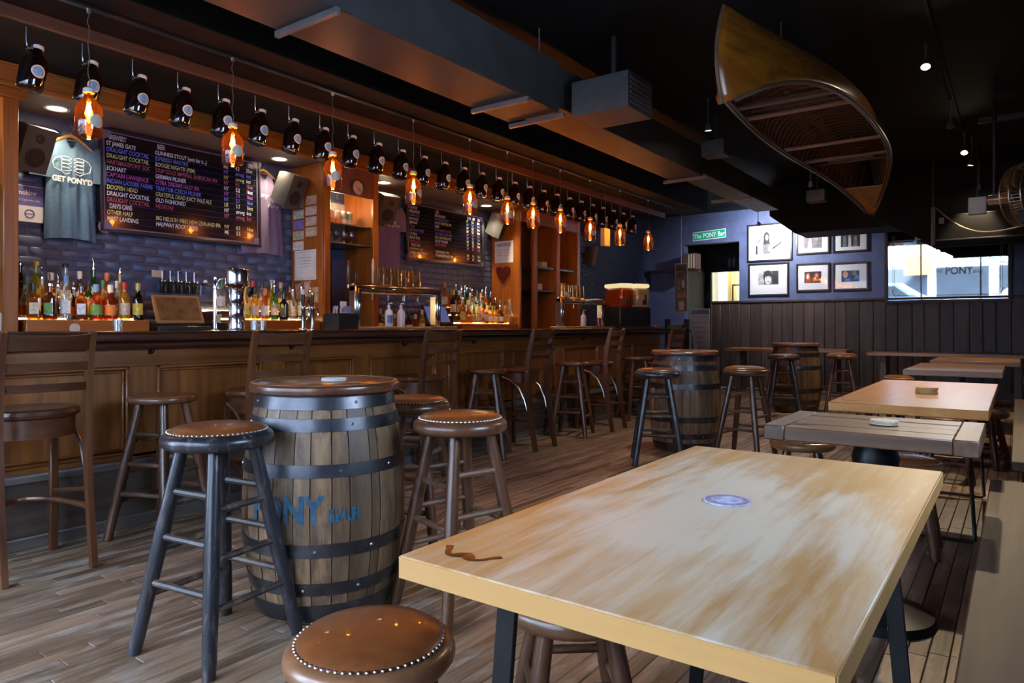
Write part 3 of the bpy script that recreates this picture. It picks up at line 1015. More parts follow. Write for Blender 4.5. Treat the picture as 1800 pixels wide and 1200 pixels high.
def coaster(name, label, p, r, n, mats, group=None):
    t = thing(name, label, 'coaster', p, random.random(), group)
    for i in range(n):
        m = mats[i % len(mats)]
        dx, dy = (random.uniform(-0.004, 0.004), random.uniform(-0.004, 0.004)) if i else (0, 0)
        c = MB().lathe([(0, i * 0.0042), (r, i * 0.0042), (r, i * 0.0042 + 0.0036), (0, i * 0.0042 + 0.0036)], 32, (dx, dy, 0)).build('coaster_disc', m, t)
    return t


t1 = thing('wooden_table', 'pale worn maple table with a moustache inlay and a single coaster', 'table', (-0.495, 1.475, 0))
TX, TY = 0.335, 0.655
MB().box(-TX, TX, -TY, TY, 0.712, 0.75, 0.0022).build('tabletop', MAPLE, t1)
for s in (-1, 1):
    MB().box(-TX + 0.001, TX - 0.001, s * (TY + 0.0005) - 0.001, s * (TY + 0.0005) + 0.001, 0.7135, 0.7475).build('end_edge', MAPLEE, t1, False)
    MB().box(s * (TX + 0.0005) - 0.001, s * (TX + 0.0005) + 0.001, -TY + 0.001, TY - 0.001, 0.7135, 0.7475).build('side_edge', MAPLEE, t1, False)
p = at_z(822, 974, 0.7505) - Vector((-0.495, 1.475, 0))
moustache(t1, p, 0.11, math.atan2(*((at_z(858, 984, 0.75) - at_z(783, 966, 0.75)).yx)))
for y in (-0.5, 0.5):
    for s in (-1, 1):
        m = MB()
        Mx = Matrix.Translation((s * 0.25, y, 0.355)) @ Matrix.Rotation(s * math.radians(-5), 4, 'Y')
        m.box(-0.02, 0.02, -0.006, 0.006, -0.355, 0.355, 0.002, Mx)
        m.build('leg', BLKM, t1)
    MB().box(-0.3, 0.3, y - 0.02, y + 0.02, 0.7, 0.711).build('leg_plate', BLKM, t1)
cst = coaster('drink_coaster', 'single blue-printed coaster lying on the pale worn table', (*at_z(1278, 881, 0.7505).xy, 0.7505), 0.049, 1, [plain('blue_printed_coaster', (0.42, 0.43, 0.58), 0.7, var=0.5, scale=60)])
MB().lathe([(0.034, 0.0036), (0.045, 0.0036), (0.045, 0.0041), (0.034, 0.0041), (0.034, 0.0036)], 32).build('printed_ring', plain('russet_print_ring', (0.30, 0.2, 0.32), 0.7, var=0.7, scale=120), cst)

t2 = thing('plank_table', 'dark rough-sawn plank table with breadboard ends', 'table', (-0.45, 3.02, 0))
for i in range(4):
    MB().box(-0.273, 0.273, -0.27 + i * 0.135, -0.27 + (i + 1) * 0.135 - 0.0015, 0.695, 0.748 + random.uniform(-0.001, 0.001), 0.004).build('plank', DKPL, t2)
DKPE = wood('dark_plank_end', (0.065, 0.030, 0.015), (0.17, 0.088, 0.046), 0.36, 'Y', 16, coat=0.1, bmp=0.25)
for s in (-1, 1):
    MB().box(s * 0.273, s * 0.348, -0.272, 0.272, 0.693, 0.75, 0.004).build('breadboard_end', DKPE, t2)
MB().lathe([(0, 0), (0.21, 0), (0.2, 0.03), (0.08, 0.06), (0.055, 0.12), (0.055, 0.5), (0.075, 0.56), (0.085, 0.62), (0.07, 0.67), (0.12, 0.693), (0, 0.694)], 28).build('pedestal', BLKM, t2)
p = at_z(1395, 741, 0.7505) - Vector((-0.45, 3.02, 0))
moustache(t2, (-0.24, -0.16, 0.7495), 0.1, 0.1)
CREAM = plain('cream_card_coaster', (0.6, 0.52, 0.4), 0.7, var=0.3, scale=60)
coaster('coaster_stack', 'short stack of cream coasters on the dark plank table', (-0.42, 3.02, 0.7515), 0.048, 4, [CREAM])

t3 = thing('wooden_table', 'honey coloured wooden table with a tall round coaster stack', 'table', (-0.44, 4.66, 0))
MB().box(-0.335, 0.335, -0.9, 0.9, 0.705, 0.75, 0.004).build('tabletop', HONEY, t3)
for y in (-0.35, 0.82):
    m = MB().tube([(-0.22, y, 0.7), (-0.26, y, 0.02), (-0.245, y, 0.012), (0.245, y, 0.012), (0.26, y, 0.02), (0.22, y, 0.7)], 0.0095, 8)
    m.build('sled_leg', BLKM, t3)
p = at_z(1490, 703, 0.7505) - Vector((-0.44, 4.66, 0))
moustache(t3, (-0.25, -0.76, 0.7505), 0.1, 0.0)
coaster('coaster_stack', 'tall stack of tan coasters on the honey table', (-0.42, 4.55, 0.751), 0.055, 8, [plain('tan_card_coaster', (0.52, 0.32, 0.14), 0.7)])
coaster('coaster_stack', 'white coaster stack on the lettered barrel lid', (-2.27, 1.87, 0.9065), 0.05, 3, [plain('white_card_coaster', (0.72, 0.68, 0.64), 0.7)])
coaster('drink_coaster', 'pale coaster on the second barrel lid', (-2.55, 6.05, 0.9065), 0.05, 1, [CREAM])


def simple_table(label, x0, x1, y0, y1, m, leg='post'):
    cx, cy = (x0 + x1) / 2, (y0 + y1) / 2
    t = thing('wooden_table', label, 'table', (cx, cy, 0))
    hx, hy = (x1 - x0) / 2, (y1 - y0) / 2
    MB().box(-hx, hx, -hy, hy, 0.7, 0.75, 0.005).build('tabletop', m, t)
    if leg == 'post':
        for yy in ((-hy * 0.5, hy * 0.5) if hy > 0.45 else (0,)):
            MB().box(-0.05, 0.05, yy - 0.05, yy + 0.05, 0.02, 0.69, 0.004).build('post', BLKM, t)
            MB().box(-0.25, 0.25, yy - 0.04, yy + 0.04, 0, 0.02, 0.004).box(-0.04, 0.04, yy - 0.2, yy + 0.2, 0, 0.02, 0.004).build('foot', BLKM, t)
            MB().box(-0.2, 0.2, yy - 0.12, yy + 0.12, 0.69, 0.7).build('mount_plate', BLKM, t)
    else:
        for s in (-1, 1):
            MB().box(s * (hx - 0.2) - 0.04, s * (hx - 0.2) + 0.04, -hy * 0.7, hy * 0.7, 0, 0.7, 0.004).build('panel_leg', plain('grey_panel_leg', (0.1, 0.1, 0.105), 0.5), t)
    return t


simple_table('narrow brown table between the honey table and the far tables, ringed by low stools', -0.82, -0.1, 6.95, 8.3, FARW)
simple_table('brown plank table next to the wide table against the wainscot', -0.8, 0.02, 9.0, 10.15, FARW)
simple_table('wide brown table on grey panel legs in front of the wainscot', -1.8, 0.2, 11.3, 11.9, FARW, 'panel')
simple_table('long brown table on grey panel legs behind the far barrel', -4.15, -2.2, 12.0, 12.55, FARW, 'panel')

# benches along the right wall
BENCH = wood('grey_brown_bench_wood', (0.035, 0.016, 0.007), (0.095, 0.05, 0.022), 0.6, 'Y', 16, var=0.1, bmp=0.15)
for (y0, y1, x0, lab) in ((-0.6, 3.75, -0.1, 'long grey-brown plank bench beside the pale worn table'), (4.3, 8.0, -0.03, 'grey-brown plank bench beside the honey table'), (8.5, 12.2, 0.05, 'grey-brown plank bench beside the far tables')):
    t = thing('plank_bench', lab, 'bench', (x0, (y0 + y1) / 2, 0))
    hy = (y1 - y0) / 2
    MB().box(0, 0.36, -hy, hy, 0.4, 0.45, 0.005).build('seat_plank', BENCH, t)
    for yy in (-hy + 0.3, 0, hy - 0.3):
        MB().box(0.05, 0.31, yy - 0.03, yy + 0.03, 0, 0.4, 0.004).build('leg', BLKM, t)
# ================================================================== back bar: counter, canopy lights, cabinets
CHAR = plain('black_plastic', (0.012, 0.012, 0.013), 0.38, var=0.2)
CHROME = plain('polished_chrome', (0.72, 0.70, 0.70), 0.1, 1.0, var=0.05)
WHITEP = plain('white_paper', (0.62, 0.61, 0.64), 0.8, var=0.08)
CREAMP = plain('cream_paper', (0.55, 0.47, 0.36), 0.8, var=0.15, scale=20)
INK = plain('dark_ink', (0.02, 0.02, 0.03), 0.7)
WARM = (1.0, 0.62, 0.30)
CXF = -5.5
bb = thing('back_bar', 'dark wooden back bar counter below the bottles', 'counter', (0, 0, 0))
MB().box(-5.99, -5.42, 1.0, 9.3, 0, 1.0).build('base', BARD, bb)
MB().box(-5.99, -5.38, 1.0, 9.3, 1.0, 1.03, 0.006).build('top', BARD, bb)


def lamp(name, kind, loc, power, col, parent=None, size=0.03, spot=None, rot=(0, 0, 0), blend=0.6):
    l = bpy.data.lights.new(name, kind)
    l.energy = power
    l.color = col
    if kind in ('POINT', 'SPOT'):
        l.shadow_soft_size = size
    if kind == 'SPOT':
        l.spot_size = spot; l.spot_blend = blend
    o = bpy.data.objects.new(name, l)
    COL.objects.link(o)
    o.location = loc; o.rotation_euler = rot; o.parent = parent
    return o


DLE = emit('downlight_glow', (1.0, 0.80, 0.52), 14)
for i, (px, py) in enumerate(((101, 190), (500, 277), (690, 318), (873, 359))):
    p = at_z(px, py, 2.738)
    t = thing('recessed_downlight', ('round recessed downlight in the canopy above the speaker and blue shirt', 'round recessed downlight in the canopy above the right end of the first menu board', 'round recessed downlight in the canopy left of the second menu board', 'round recessed downlight in the canopy beside the notice')[i], 'downlight', (-5.74, p.y, 2.74), group='canopy downlights')
    MB().lathe([(0.062, -0.002), (0.085, -0.002), (0.083, -0.009), (0.064, -0.006), (0.062, -0.002)], 28).build('trim_ring', plain('white_trim', (0.6, 0.58, 0.55), 0.4), t)
    MB().lathe([(0, -0.003), (0.062, -0.003), (0.062, -0.0045), (0, -0.0055)], 24).build('lens', DLE, t)
    lamp('downlight_beam', 'SPOT', (0, 0, -0.03), 26, (1, 0.78, 0.5), t, 0.05, math.radians(120))


# ------------------------------------------------------------------ bottles
GL = {}


def gmat(k):
    spec = {
        'amber': ((0.75, 0.36, 0.10), (0.52, 0.20, 0.035)), 'dark amber': ((0.42, 0.15, 0.03), (0.26, 0.08, 0.014)), 'golden': ((0.95, 0.70, 0.22), (0.72, 0.42, 0.06)),
        'clear': ((0.88, 0.92, 0.92), (0.5, 0.52, 0.5)), 'green': ((0.15, 0.34, 0.12), (0.05, 0.13, 0.035)), 'dark': ((0.08, 0.05, 0.03), (0.025, 0.014, 0.01)),
        'red': ((0.62, 0.17, 0.05), (0.32, 0.065, 0.015)), 'yellow green': ((0.7, 0.75, 0.25), (0.42, 0.45, 0.08))}[k]
    return glass('bottle_glass_' + k.replace(' ', '_'), spec[0], spec[1], 0.14, 0.34 if k != 'clear' else 0.12)


LABC = {'cream': (0.58, 0.48, 0.34), 'white': (0.66, 0.64, 0.62), 'black': (0.02, 0.02, 0.022), 'green': (0.12, 0.25, 0.06), 'orange': (0.6, 0.18, 0.03), 'yellow': (0.6, 0.46, 0.08), 'red': (0.4, 0.03, 0.03), 'blue': (0.06, 0.12, 0.35)}
CAPC = {'black': (0.015, 0.015, 0.016), 'red': (0.42, 0.02, 0.03), 'gold': (0.5, 0.33, 0.1), 'white': (0.6, 0.56, 0.5), 'cork': (0.4, 0.25, 0.12), 'orange': (0.6, 0.14, 0.03), 'blue': (0.12, 0.25, 0.4), 'green': (0.05, 0.16, 0.06)}
SHAPES = {  # body radius, body height, shoulder end, neck radius, total height
    'round': (0.037, 0.165, 0.21, 0.0145, 0.285), 'tall': (0.036, 0.18, 0.235, 0.0135, 0.315), 'square': (0.044, 0.15, 0.18, 0.015, 0.25),
    'squat': (0.05, 0.12, 0.165, 0.016, 0.235), 'long-neck': (0.034, 0.13, 0.2, 0.0125, 0.3), 'wide': (0.048, 0.145, 0.185, 0.017, 0.262)}
CACHE = {}


def bottle_meshes(shape, gk, lk, ck, top):
    r, hb, hs, rn, H = SHAPES[shape]
    k = ('b', shape, gk)
    if k not in CACHE:
        n = 4 if shape == 'square' else 16
        pr = [(0, 0.004), (r * 0.8, 0.0), (r * 0.97, 0.004), (r, 0.012), (r, hb * 0.5), (r, hb), (r * 0.86, hb + (hs - hb) * 0.4), (r * 0.5, hb + (hs - hb) * 0.75), (rn * 1.1, hs), (rn, hs + 0.02), (rn, H - 0.02), (rn * 1.2, H - 0.018), (rn * 1.2, H - 0.008), (rn, H - 0.006), (0, H - 0.006)]
        if n == 4:
            m = MB()
            f = lambda u, v: None
            vs, fs = [], []
            N = 20
            for (rr, z) in pr:
                for i in range(N):
                    a = 2 * PI * i / N
                    e = 0.28 if z <= hb else 1.0
                    c, s_ = math.cos(a), math.sin(a)
                    sq = 1.0 if z > hb else 1 / (abs(c) ** 5 + abs(s_) ** 5) ** 0.2
                    vs.append((rr * sq * c * 0.92, rr * sq * s_ * 0.92, z))
            fs = [(j * N + i, j * N + (i + 1) % N, j * N + N + (i + 1) % N, j * N + N + i) for j in range(len(pr) - 1) for i in range(N)]
            m.add(vs, fs)
        else:
            m = MB().lathe(pr, n)
        CACHE[k] = m.mesh('glass_body', gmat(gk))
    kl = ('l', shape, lk)
    if kl not in CACHE and lk:
        m = MB()
        z0, z1 = hb * 0.25, hb * 0.78
        if shape == 'square':
            m.box(r * 0.9, r * 0.96, -r * 0.62, r * 0.62, z0, z1, 0.0008)
        else:
            m.lathe([(r + 0.0006, z0), (r + 0.0012, z0), (r + 0.0012, z1), (r + 0.0006, z1), (r + 0.0006, z0)], 10, a0=-1.25, a1=1.25)
        CACHE[kl] = m.mesh('paper_label', plain('bottle_label_' + lk, LABC[lk], 0.7, var=0.35, scale=45))
    kc = ('c', shape, ck, top)
    if kc not in CACHE:
        m = MB()
        if top == 'pourer':
            m.lathe([(0, H - 0.012), (rn * 1.15, H - 0.012), (rn * 1.15, H + 0.004), (rn * 0.6, H + 0.012), (0.0042, H + 0.02), (0, H + 0.02)], 10)
            m.tube([(0, 0, H + 0.015), (0, 0, H + 0.04), (0.004, 0, H + 0.056), (0.016, 0, H + 0.075)], 0.0038, 6)
            mt = CHROME
        elif top == 'stopper':
            m.lathe([(0, H - 0.008), (rn * 1.5, H - 0.008), (rn * 1.6, H + 0.0), (rn * 1.6, H + 0.018), (rn * 1.3, H + 0.024), (0, H + 0.025)], 12)
            mt = plain('cap_' + ck, CAPC[ck], 0.4)
        else:
            m.lathe([(rn * 1.14, H - 0.055), (rn * 1.22, H - 0.05), (rn * 1.26, H - 0.01), (rn * 1.2, H + 0.002), (0, H + 0.003)], 12)
            mt = plain('cap_' + ck, CAPC[ck], 0.4)
        CACHE[kc] = m.mesh('cap' if top != 'pourer' else 'pour_spout', mt)
    return CACHE[k], CACHE.get(kl), CACHE[kc]


ARTICLE = {'pourer': 'steel spout', 'stopper': 'stopper', 'cap': 'cap'}


def bottle(x, y, z, spec, where, group):
    shape, gk, lk, ck, top = spec
    lab = f"{gk} {shape} bottle with {lk} label and {'' if top == 'pourer' else ck + ' '}{ARTICLE[top]}, {where}"
    t = thing('liquor_bottle', lab, 'bottle', (x, y, z), random.uniform(-0.5, 0.3) - 0.5, group)
    a, b, c = bottle_meshes(*spec)
    put('glass_body', a, t)
    if b:
        put('paper_label', b, t)
    put(c.name.split('.')[0], c, t)
    return t


def rspec(rng, warm=0.5):
    gk = rng.choice(['amber', 'amber', 'golden', 'golden', 'dark amber', 'clear', 'clear', 'clear', 'green', 'dark'])
    return (rng.choice(list(SHAPES)), gk, rng.choice(['cream', 'white', 'black', 'yellow', 'cream', 'white', 'cream', 'orange', 'white']), rng.choice(list(CAPC)), rng.choice(['pourer', 'cap', 'cap', 'stopper']))


LED = emit('led_strip_glow', (1.0, 0.66, 0.25), 10)


def riser(label, y0, y1, zs, xs, badge=False):
    t = thing('bottle_riser', label, 'shelf', (0, 0, 0))
    for i, (z, x) in enumerate(zip(zs, xs)):
        xb = xs[i + 1] if i + 1 < len(xs) else -5.985
        MB().box(xb, x, y0, y1, 1.03, z, 0.004).build('step', ORANGE if i == 0 else BARD, t)
        MB().box(xb + 0.001, xb + 0.008, y0 + 0.01, y1 - 0.01, z + 0.001, z + 0.014).build('led_strip', LED, t)
    lamp('riser_glow', 'POINT', (xs[0] - 0.06, (y0 + y1) / 2, zs[-1] + 0.05), 3.0, (1, 0.62, 0.25), t, 0.15)
    return t


rng = random.Random(11)
r1 = riser('honey wood bottle riser with glowing edge beside the register', 1.87, 2.7, (1.175, 1.26), (-5.46, -5.68))
MB().lathe([(0, 0), (0.035, 0), (0.035, 0.004), (0, 0.004)], 20, mat=Matrix.Translation((-5.4595, 2.17, 1.115)) @ Matrix.Rotation(PI / 2, 4, 'Y')).build('round_badge', CREAMP, r1)
W1 = 'on the riser beside the register'
front = [('square', 'amber', 'cream', 'black', 'cap'), ('square', 'dark amber', 'green', 'black', 'pourer'), ('tall', 'clear', 'white', 'blue', 'cap'), ('square', 'dark amber', 'white', 'black', 'stopper'), ('wide', 'red', 'green', 'blue', 'cap'), ('wide', 'red', 'orange', 'white', 'cap'), ('round', 'golden', 'cream', 'red', 'cap'), ('round', 'dark', 'yellow', 'gold', 'cap')]
for i, sp in enumerate(front):
    bottle(-5.52, 1.935 + i * 0.101, 1.176, sp, 'front row on register riser', 'front row of bottles on the register riser')
for i in range(7):
    bottle(-5.62, 1.92 + i * 0.102, 1.176, rspec(rng), 'middle row on register riser', 'middle row of bottles on the register riser')
back = [('tall', 'dark', 'black', 'black', 'pourer'), ('tall', 'yellow green', 'yellow', 'gold', 'stopper'), ('wide', 'amber', 'cream', 'white', 'cap'), ('tall', 'clear', 'white', 'black', 'stopper'), ('round', 'red', 'white', 'white', 'cap'), ('tall', 'green', 'cream', 'black', 'pourer'), ('round', 'amber', 'red', 'orange', 'cap'), ('long-neck', 'golden', 'black', 'gold', 'pourer')]
for i, sp in enumerate(back):
    bottle(-5.78, 1.94 + i * 0.098, 1.261, sp, 'back row on register riser', 'back row of bottles on the register riser')
r2 = riser('brown bottle riser left of the tall cabinet with pinned cards', 3.42, 4.33, (1.185, 1.265), (-5.46, -5.68))
W2 = 'the riser left of the card-covered cabinet'
sp2 = [('wide', 'amber', 'white', 'black', 'cap'), ('tall', 'golden', 'yellow', 'gold', 'cap'), ('round', 'golden', 'cream', 'black', 'cap'), ('round', 'amber', 'white', 'orange', 'cap'), ('tall', 'green', 'cream', 'black', 'pourer'), ('square', 'dark', 'black', 'black', 'stopper'), ('round', 'clear', 'cream', 'gold', 'pourer'), ('tall', 'clear', 'white', 'black', 'pourer'), ('round', 'dark amber', 'white', 'black', 'pourer')]
for i, sp in enumerate(sp2):
    bottle(-5.53, 3.47 + i * 0.1, 1.186, sp, 'front row beside card cabinet', 'front row of bottles beside the card-covered cabinet')
for i in range(8):
    bottle(-5.78, 3.5 + i * 0.103, 1.266, rspec(rng), 'back row beside card cabinet', 'back row of bottles beside the card-covered cabinet')
r3 = riser('three-step bottle riser below the second menu board', 6.45, 7.6, (1.16, 1.26, 1.36), (-5.44, -5.6, -5.78))
W3 = 'riser below the second menu board'
for k, (x, z) in enumerate(((-5.51, 1.161), (-5.69, 1.261), (-5.86, 1.361))):
    for i in range(10 - k):
        bottle(x, 6.53 + i * 0.108 + 0.03 * k, z, rspec(rng), ('lowest', 'middle', 'top')[k] + ' step under second menu', ('lowest', 'middle', 'top')[k] + ' step of bottles below the second menu board')
for i in range(7):
    bottle(-5.55, 5.2 + i * 0.108, 1.031, (('round', 'wide', 'squat')[i % 3], ('dark amber', 'amber', 'golden', 'dark')[i % 4], ('yellow', 'cream', 'white')[i % 3], ('gold', 'black', 'cork')[i % 3], 'cap'), 'seen through steel tap frame', 'bottles seen through the steel tap frame')

# ------------------------------------------------------------------ honey wood shelf post at the left and its shelves
t = thing('shelf_unit', 'honey wood shelf unit with a tall post at the end of the back bar', 'shelf', (0, 0, 0))
MB().box(-5.98, -5.47, 1.74, 1.83, 1.03, 2.735, 0.006).build('post', ORANGEZ, t)
MB().box(-5.98, -5.94, 1.0, 1.74, 1.03, 2.735).build('back_panel', ORANGEZ, t)
for z in (1.5, 2.05):
    MB().box(-5.94, -5.5, 1.0, 1.74, z, z + 0.03, 0.004).build('shelf_board', ORANGE, t)
lamp('shelf_glow', 'POINT', (-5.7, 1.4, 2.6), 3.0, (1, 0.62, 0.28), t, 0.06)
MB().box(-5.5, -5.44, 1.7, 1.87, 2.66, 2.735, 0.012).build('post_capital', ORANGE, t)
bottle(-5.62, 1.68, 1.531, ('wide', 'clear', 'white', 'gold', 'cap'), 'behind the honey post', None)

# ------------------------------------------------------------------ tall cabinet with cans, cards, clock
CY0, CY1 = 4.39, 5.1
t = thing('tall_cabinet', 'tall honey wood cabinet with can shelf, pinned cards on its side and header clock', 'cabinet', (0, 0, 0))
MB().box(-5.985, -5.5, CY0, CY0 + 0.03, 1.03, 2.735, 0.003).build('side_panel', ORANGEZ, t)
MB().box(-5.985, -5.5, CY1 - 0.03, CY1, 1.03, 2.735, 0.003).build('side_panel', ORANGEZ, t)
MB().box(-5.5, -5.465, CY0, CY0 + 0.075, 1.03, 2.735, 0.006).build('face_post', ORANGEZ, t)
MB().box(-5.5, -5.465, CY1 - 0.075, CY1, 1.03, 2.735, 0.006).build('face_post', ORANGEZ, t)
MB().box(-5.5, -5.475, CY0 + 0.075, CY1 - 0.075, 2.46, 2.735, 0.004).build('header', plain('red_brown_header', (0.13, 0.055, 0.04), 0.5), t)
MB().box(-5.98, -5.97, CY0 + 0.03, CY1 - 0.03, 1.97, 2.46).build('back_panel', plain('pale_painted_brick', (0.45, 0.38, 0.35), 0.6, var=0.3, scale=25, bmp=0.5), t)
MB().box(-5.98, -5.97, CY0 + 0.03, CY1 - 0.03, 1.03, 1.96).build('lower_back_panel', BLUE, t)
MB().box(-5.97, -5.95, CY0 + 0.12, CY1 - 0.22, 1.2, 1.86, 0.004).build('dark_board', plain('navy_board', (0.01, 0.014, 0.03), 0.4), t)
GSH = plain('green_grey_glass_shelf', (0.14, 0.16, 0.12), 0.2)
for z in (1.965, 2.16):
    MB().box(-5.97, -5.53, CY0 + 0.03, CY1 - 0.03, z, z + 0.012, 0.002).build('shelf_board', GSH, t)
CABGLOW = lamp('cabinet_glow', 'POINT', (-5.72, 4.74, 2.4), 4.5, (1, 0.72, 0.42), t, 0.04)
MB().cyl((-5.52, CY0 + 0.05, 2.475), (-5.52, CY1 - 0.05, 2.475), 0.008, n=8).build('light_tube', emit('cabinet_tube', (1, 0.74, 0.42), 6), t)
cans = [('blue', (0.06, 0.2, 0.42)), ('blue', (0.06, 0.2, 0.42)), ('white and orange', (0.6, 0.5, 0.42)), ('white and red', (0.62, 0.45, 0.42)), ('olive', (0.25, 0.3, 0.16)), ('olive', (0.25, 0.3, 0.16))]
for i, (cn, cc) in enumerate(cans):
    o = thing('beer_can', f'{cn} tall beer can, {ORD[i]} from the card-covered side on the cabinet shelf', 'can', (-5.72, CY0 + 0.14 + i * 0.078, 2.173), 0, 'cans on the cabinet shelf')
    m = MB().lathe([(0, 0), (0.026, 0), (0.033, 0.008), (0.033, 0.145), (0.027, 0.157), (0.027, 0.16), (0.024, 0.157), (0, 0.157)], 20)
    m.build('can_body', plain('aluminium', (0.6, 0.6, 0.62), 0.3, 0.9), o)
    MB().lathe([(0.0334, 0.075), (0.0338, 0.075), (0.0338, 0.143), (0.0334, 0.143), (0.0334, 0.075)], 20).build('colour_band', plain('can_' + cn.replace(' ', '_'), cc, 0.35), o)
    MB().lathe([(0.0334, 0.01), (0.0338, 0.01), (0.0338, 0.074), (0.0334, 0.074), (0.0334, 0.01)], 20).build('lower_band', plain('can_low_' + cn.replace(' ', '_'), (0.6, 0.5, 0.5) if 'blue' in cn or 'olive' in cn else (0.65, 0.22, 0.05), 0.35), o)
GLS = glass('clear_glass', (0.93, 0.95, 0.95), (0.7, 0.72, 0.72), 0.22, 0.06)
for i in range(5):
    o = thing('stem_glass', f'clear stem glass with blue badge, {ORD[i]} from the card-covered cabinet side', 'glass', (-5.68, CY0 + 0.12 + i * 0.1, 1.978), 0, 'stem glasses on the cabinet shelf')
    MB().lathe([(0, 0), (0.03, 0.0), (0.031, 0.003), (0.006, 0.008), (0.005, 0.045), (0.02, 0.055), (0.037, 0.085), (0.038, 0.11), (0.032, 0.145), (0.031, 0.145), (0.036, 0.11), (0.034, 0.086), (0.016, 0.058), (0, 0.055)], 20).build('glass_bowl', GLS, o)
    MB().lathe([(0.0386, 0.085), (0.039, 0.085), (0.039, 0.115), (0.0386, 0.115), (0.0386, 0.085)], 5, a0=-0.4, a1=0.4).build('badge', plain('blue_badge', (0.08, 0.07, 0.28), 0.5), o)
# clock on the header
ck = thing('wall_clock', 'round wall clock with a cream face on the cabinet header', 'clock', (-5.474, 4.81, 2.545), R=R_LEFT)
MB().lathe([(0.072, 0), (0.088, 0), (0.09, 0.012), (0.086, 0.026), (0.076, 0.028), (0.072, 0.02), (0.072, 0)], 36).build('rim', plain('brown_clock_rim', (0.08, 0.045, 0.03), 0.3), ck)
MB().lathe([(0, 0.004), (0.074, 0.004), (0.074, 0.01), (0, 0.01)], 36).build('face', plain('clock_face', (0.55, 0.48, 0.4), 0.6), ck)
for i in range(12):
    a = i * PI / 6
    MB().box(-0.002, 0.002, 0.056, 0.067, 0.01, 0.0115, mat=Matrix.Rotation(-a, 4, 'Z')).build('hour_mark', INK, ck)
MB().box(-0.0025, 0.0025, -0.01, 0.04, 0.0115, 0.013, mat=Matrix.Rotation(-2.2, 4, 'Z')).build('hour_hand', INK, ck)
MB().box(-0.0018, 0.0018, -0.012, 0.06, 0.0135, 0.015, mat=Matrix.Rotation(-2.4, 4, 'Z')).build('minute_hand', INK, ck)

# cards and papers pinned to the cabinet side (facing the room's front)
cc = [(0.45, 0.42, 0.36), (0.5, 0.3, 0.22), (0.42, 0.46, 0.38), (0.55, 0.42, 0.38), (0.2, 0.17, 0.4), (0.52, 0.4, 0.36), (0.45, 0.42, 0.3), (0.5, 0.42, 0.3), (0.6, 0.58, 0.56)]
nm = ['grey', 'copper', 'pale green', 'pink', 'violet', 'rose', 'olive', 'tan', 'white']
for i in range(9):
    col, row = (i % 2), i // 2
    x = -5.87 + col * 0.2; z = 2.36 - row * 0.105 + (0.02 if col else 0)
    o = MB().box(-0.085, 0.085, -0.044, 0.044, 0, 0.002).build('pinned_card', plain('card_' + nm[i], cc[i], 0.6, var=0.35, scale=30))
    o.location = (x, CY0 - 0.001, z); o.rotation_euler = R_BACK.to_euler()
    tag(o, f'{nm[i]} printed card pinned to the side of the tall can cabinet', 'card', 'cards on the cabinet side')
lic = thing('framed_licence', 'white licence sheet below the pinned cards on the cabinet side', 'paper', (-5.76, CY0 - 0.001, 1.74), R=R_BACK)
MB().box(-0.17, 0.17, -0.15, 0.15, 0, 0.003, 0.001).build('sheet', WHITEP, lic)
m = MB()
for (a, b, c, d) in ((-0.15, 0.15, 0.128, 0.131), (-0.15, 0.15, -0.131, -0.128), (-0.15, -0.147, -0.13, 0.13), (0.147, 0.15, -0.13, 0.13)):
    m.box(a, b, c, d, 0.003, 0.0036)
m.build('printed_border', plain('grey_blue_ink', (0.2, 0.22, 0.35), 0.7), lic)
for q in range(4):
    MB().box(-0.1 + 0.01 * q, 0.1 - 0.01 * q, 0.07 - q * 0.03, 0.076 - q * 0.03, 0.003, 0.0036).build('printed_line', plain('grey_print', (0.3, 0.3, 0.33), 0.7), lic)
for i, (x, z, col, n_) in enumerate(((-5.86, 1.48, (0.42, 0.28, 0.26), 'brownish'), (-5.72, 1.5, (0.45, 0.33, 0.33), 'dusky pink'), (-5.6, 1.44, (0.5, 0.38, 0.28), 'sand coloured'), (-5.84, 1.3, (0.4, 0.3, 0.32), 'mauve'), (-5.66, 1.28, (0.38, 0.2, 0.16), 'rust coloured'))):
    o = MB().box(-0.05, 0.05, -0.075, 0.075, 0, 0.002).build('snapshot', plain('snapshot_' + n_.replace(' ', '_'), col, 0.5, var=0.5, scale=28))
    o.location = (x, CY0 - 0.001, z); o.rotation_euler = (R_BACK.to_euler().x, 0.06 * (i - 2), 0)
    tag(o, f'{n_} snapshot pinned low on the cabinet side beneath the licence', 'photo', 'snapshots on the cabinet side')

# ------------------------------------------------------------------ second cabinet run at the far end
t = thing('tall_cabinet', 'tall honey wood cabinet carrying the notice sheet, past the second menu board', 'cabinet', (0, 0, 0))
SY = 7.72
MB().box(-5.985, -5.5, SY, SY + 0.04, 1.03, 2.735, 0.003).build('side_panel', ORANGEZ, t)
MB().box(-5.98, -5.96, SY + 0.04, 9.3, 1.03, 2.735).build('back_panel', plain('dark_cabinet_back', (0.07, 0.03, 0.016), 0.5), t)
for y in (8.02, 8.62, 9.2):
    MB().box(-5.96 if y > 8.5 else -5.52, -5.47, y, y + 0.09, 1.03, 2.735, 0.006).build('post', ORANGEZ, t)
for z in (1.62, 1.95):
    MB().box(-5.96, -5.5, 8.1, 9.2, z, z + 0.03, 0.003).build('shelf_board', BARD, t)
MB().box(-5.5, -5.475, SY, 9.29, 2.56, 2.735, 0.004).build('header', ORANGE, t)
nt_ = thing('notice_sheet', 'white NOTICE sheet taped to the side of the far cabinet', 'notice', (-5.77, SY - 0.001, 2.16), R=R_BACK)
MB().box(-0.16, 0.16, -0.15, 0.15, 0, 0.002).build('sheet', WHITEP, nt_)
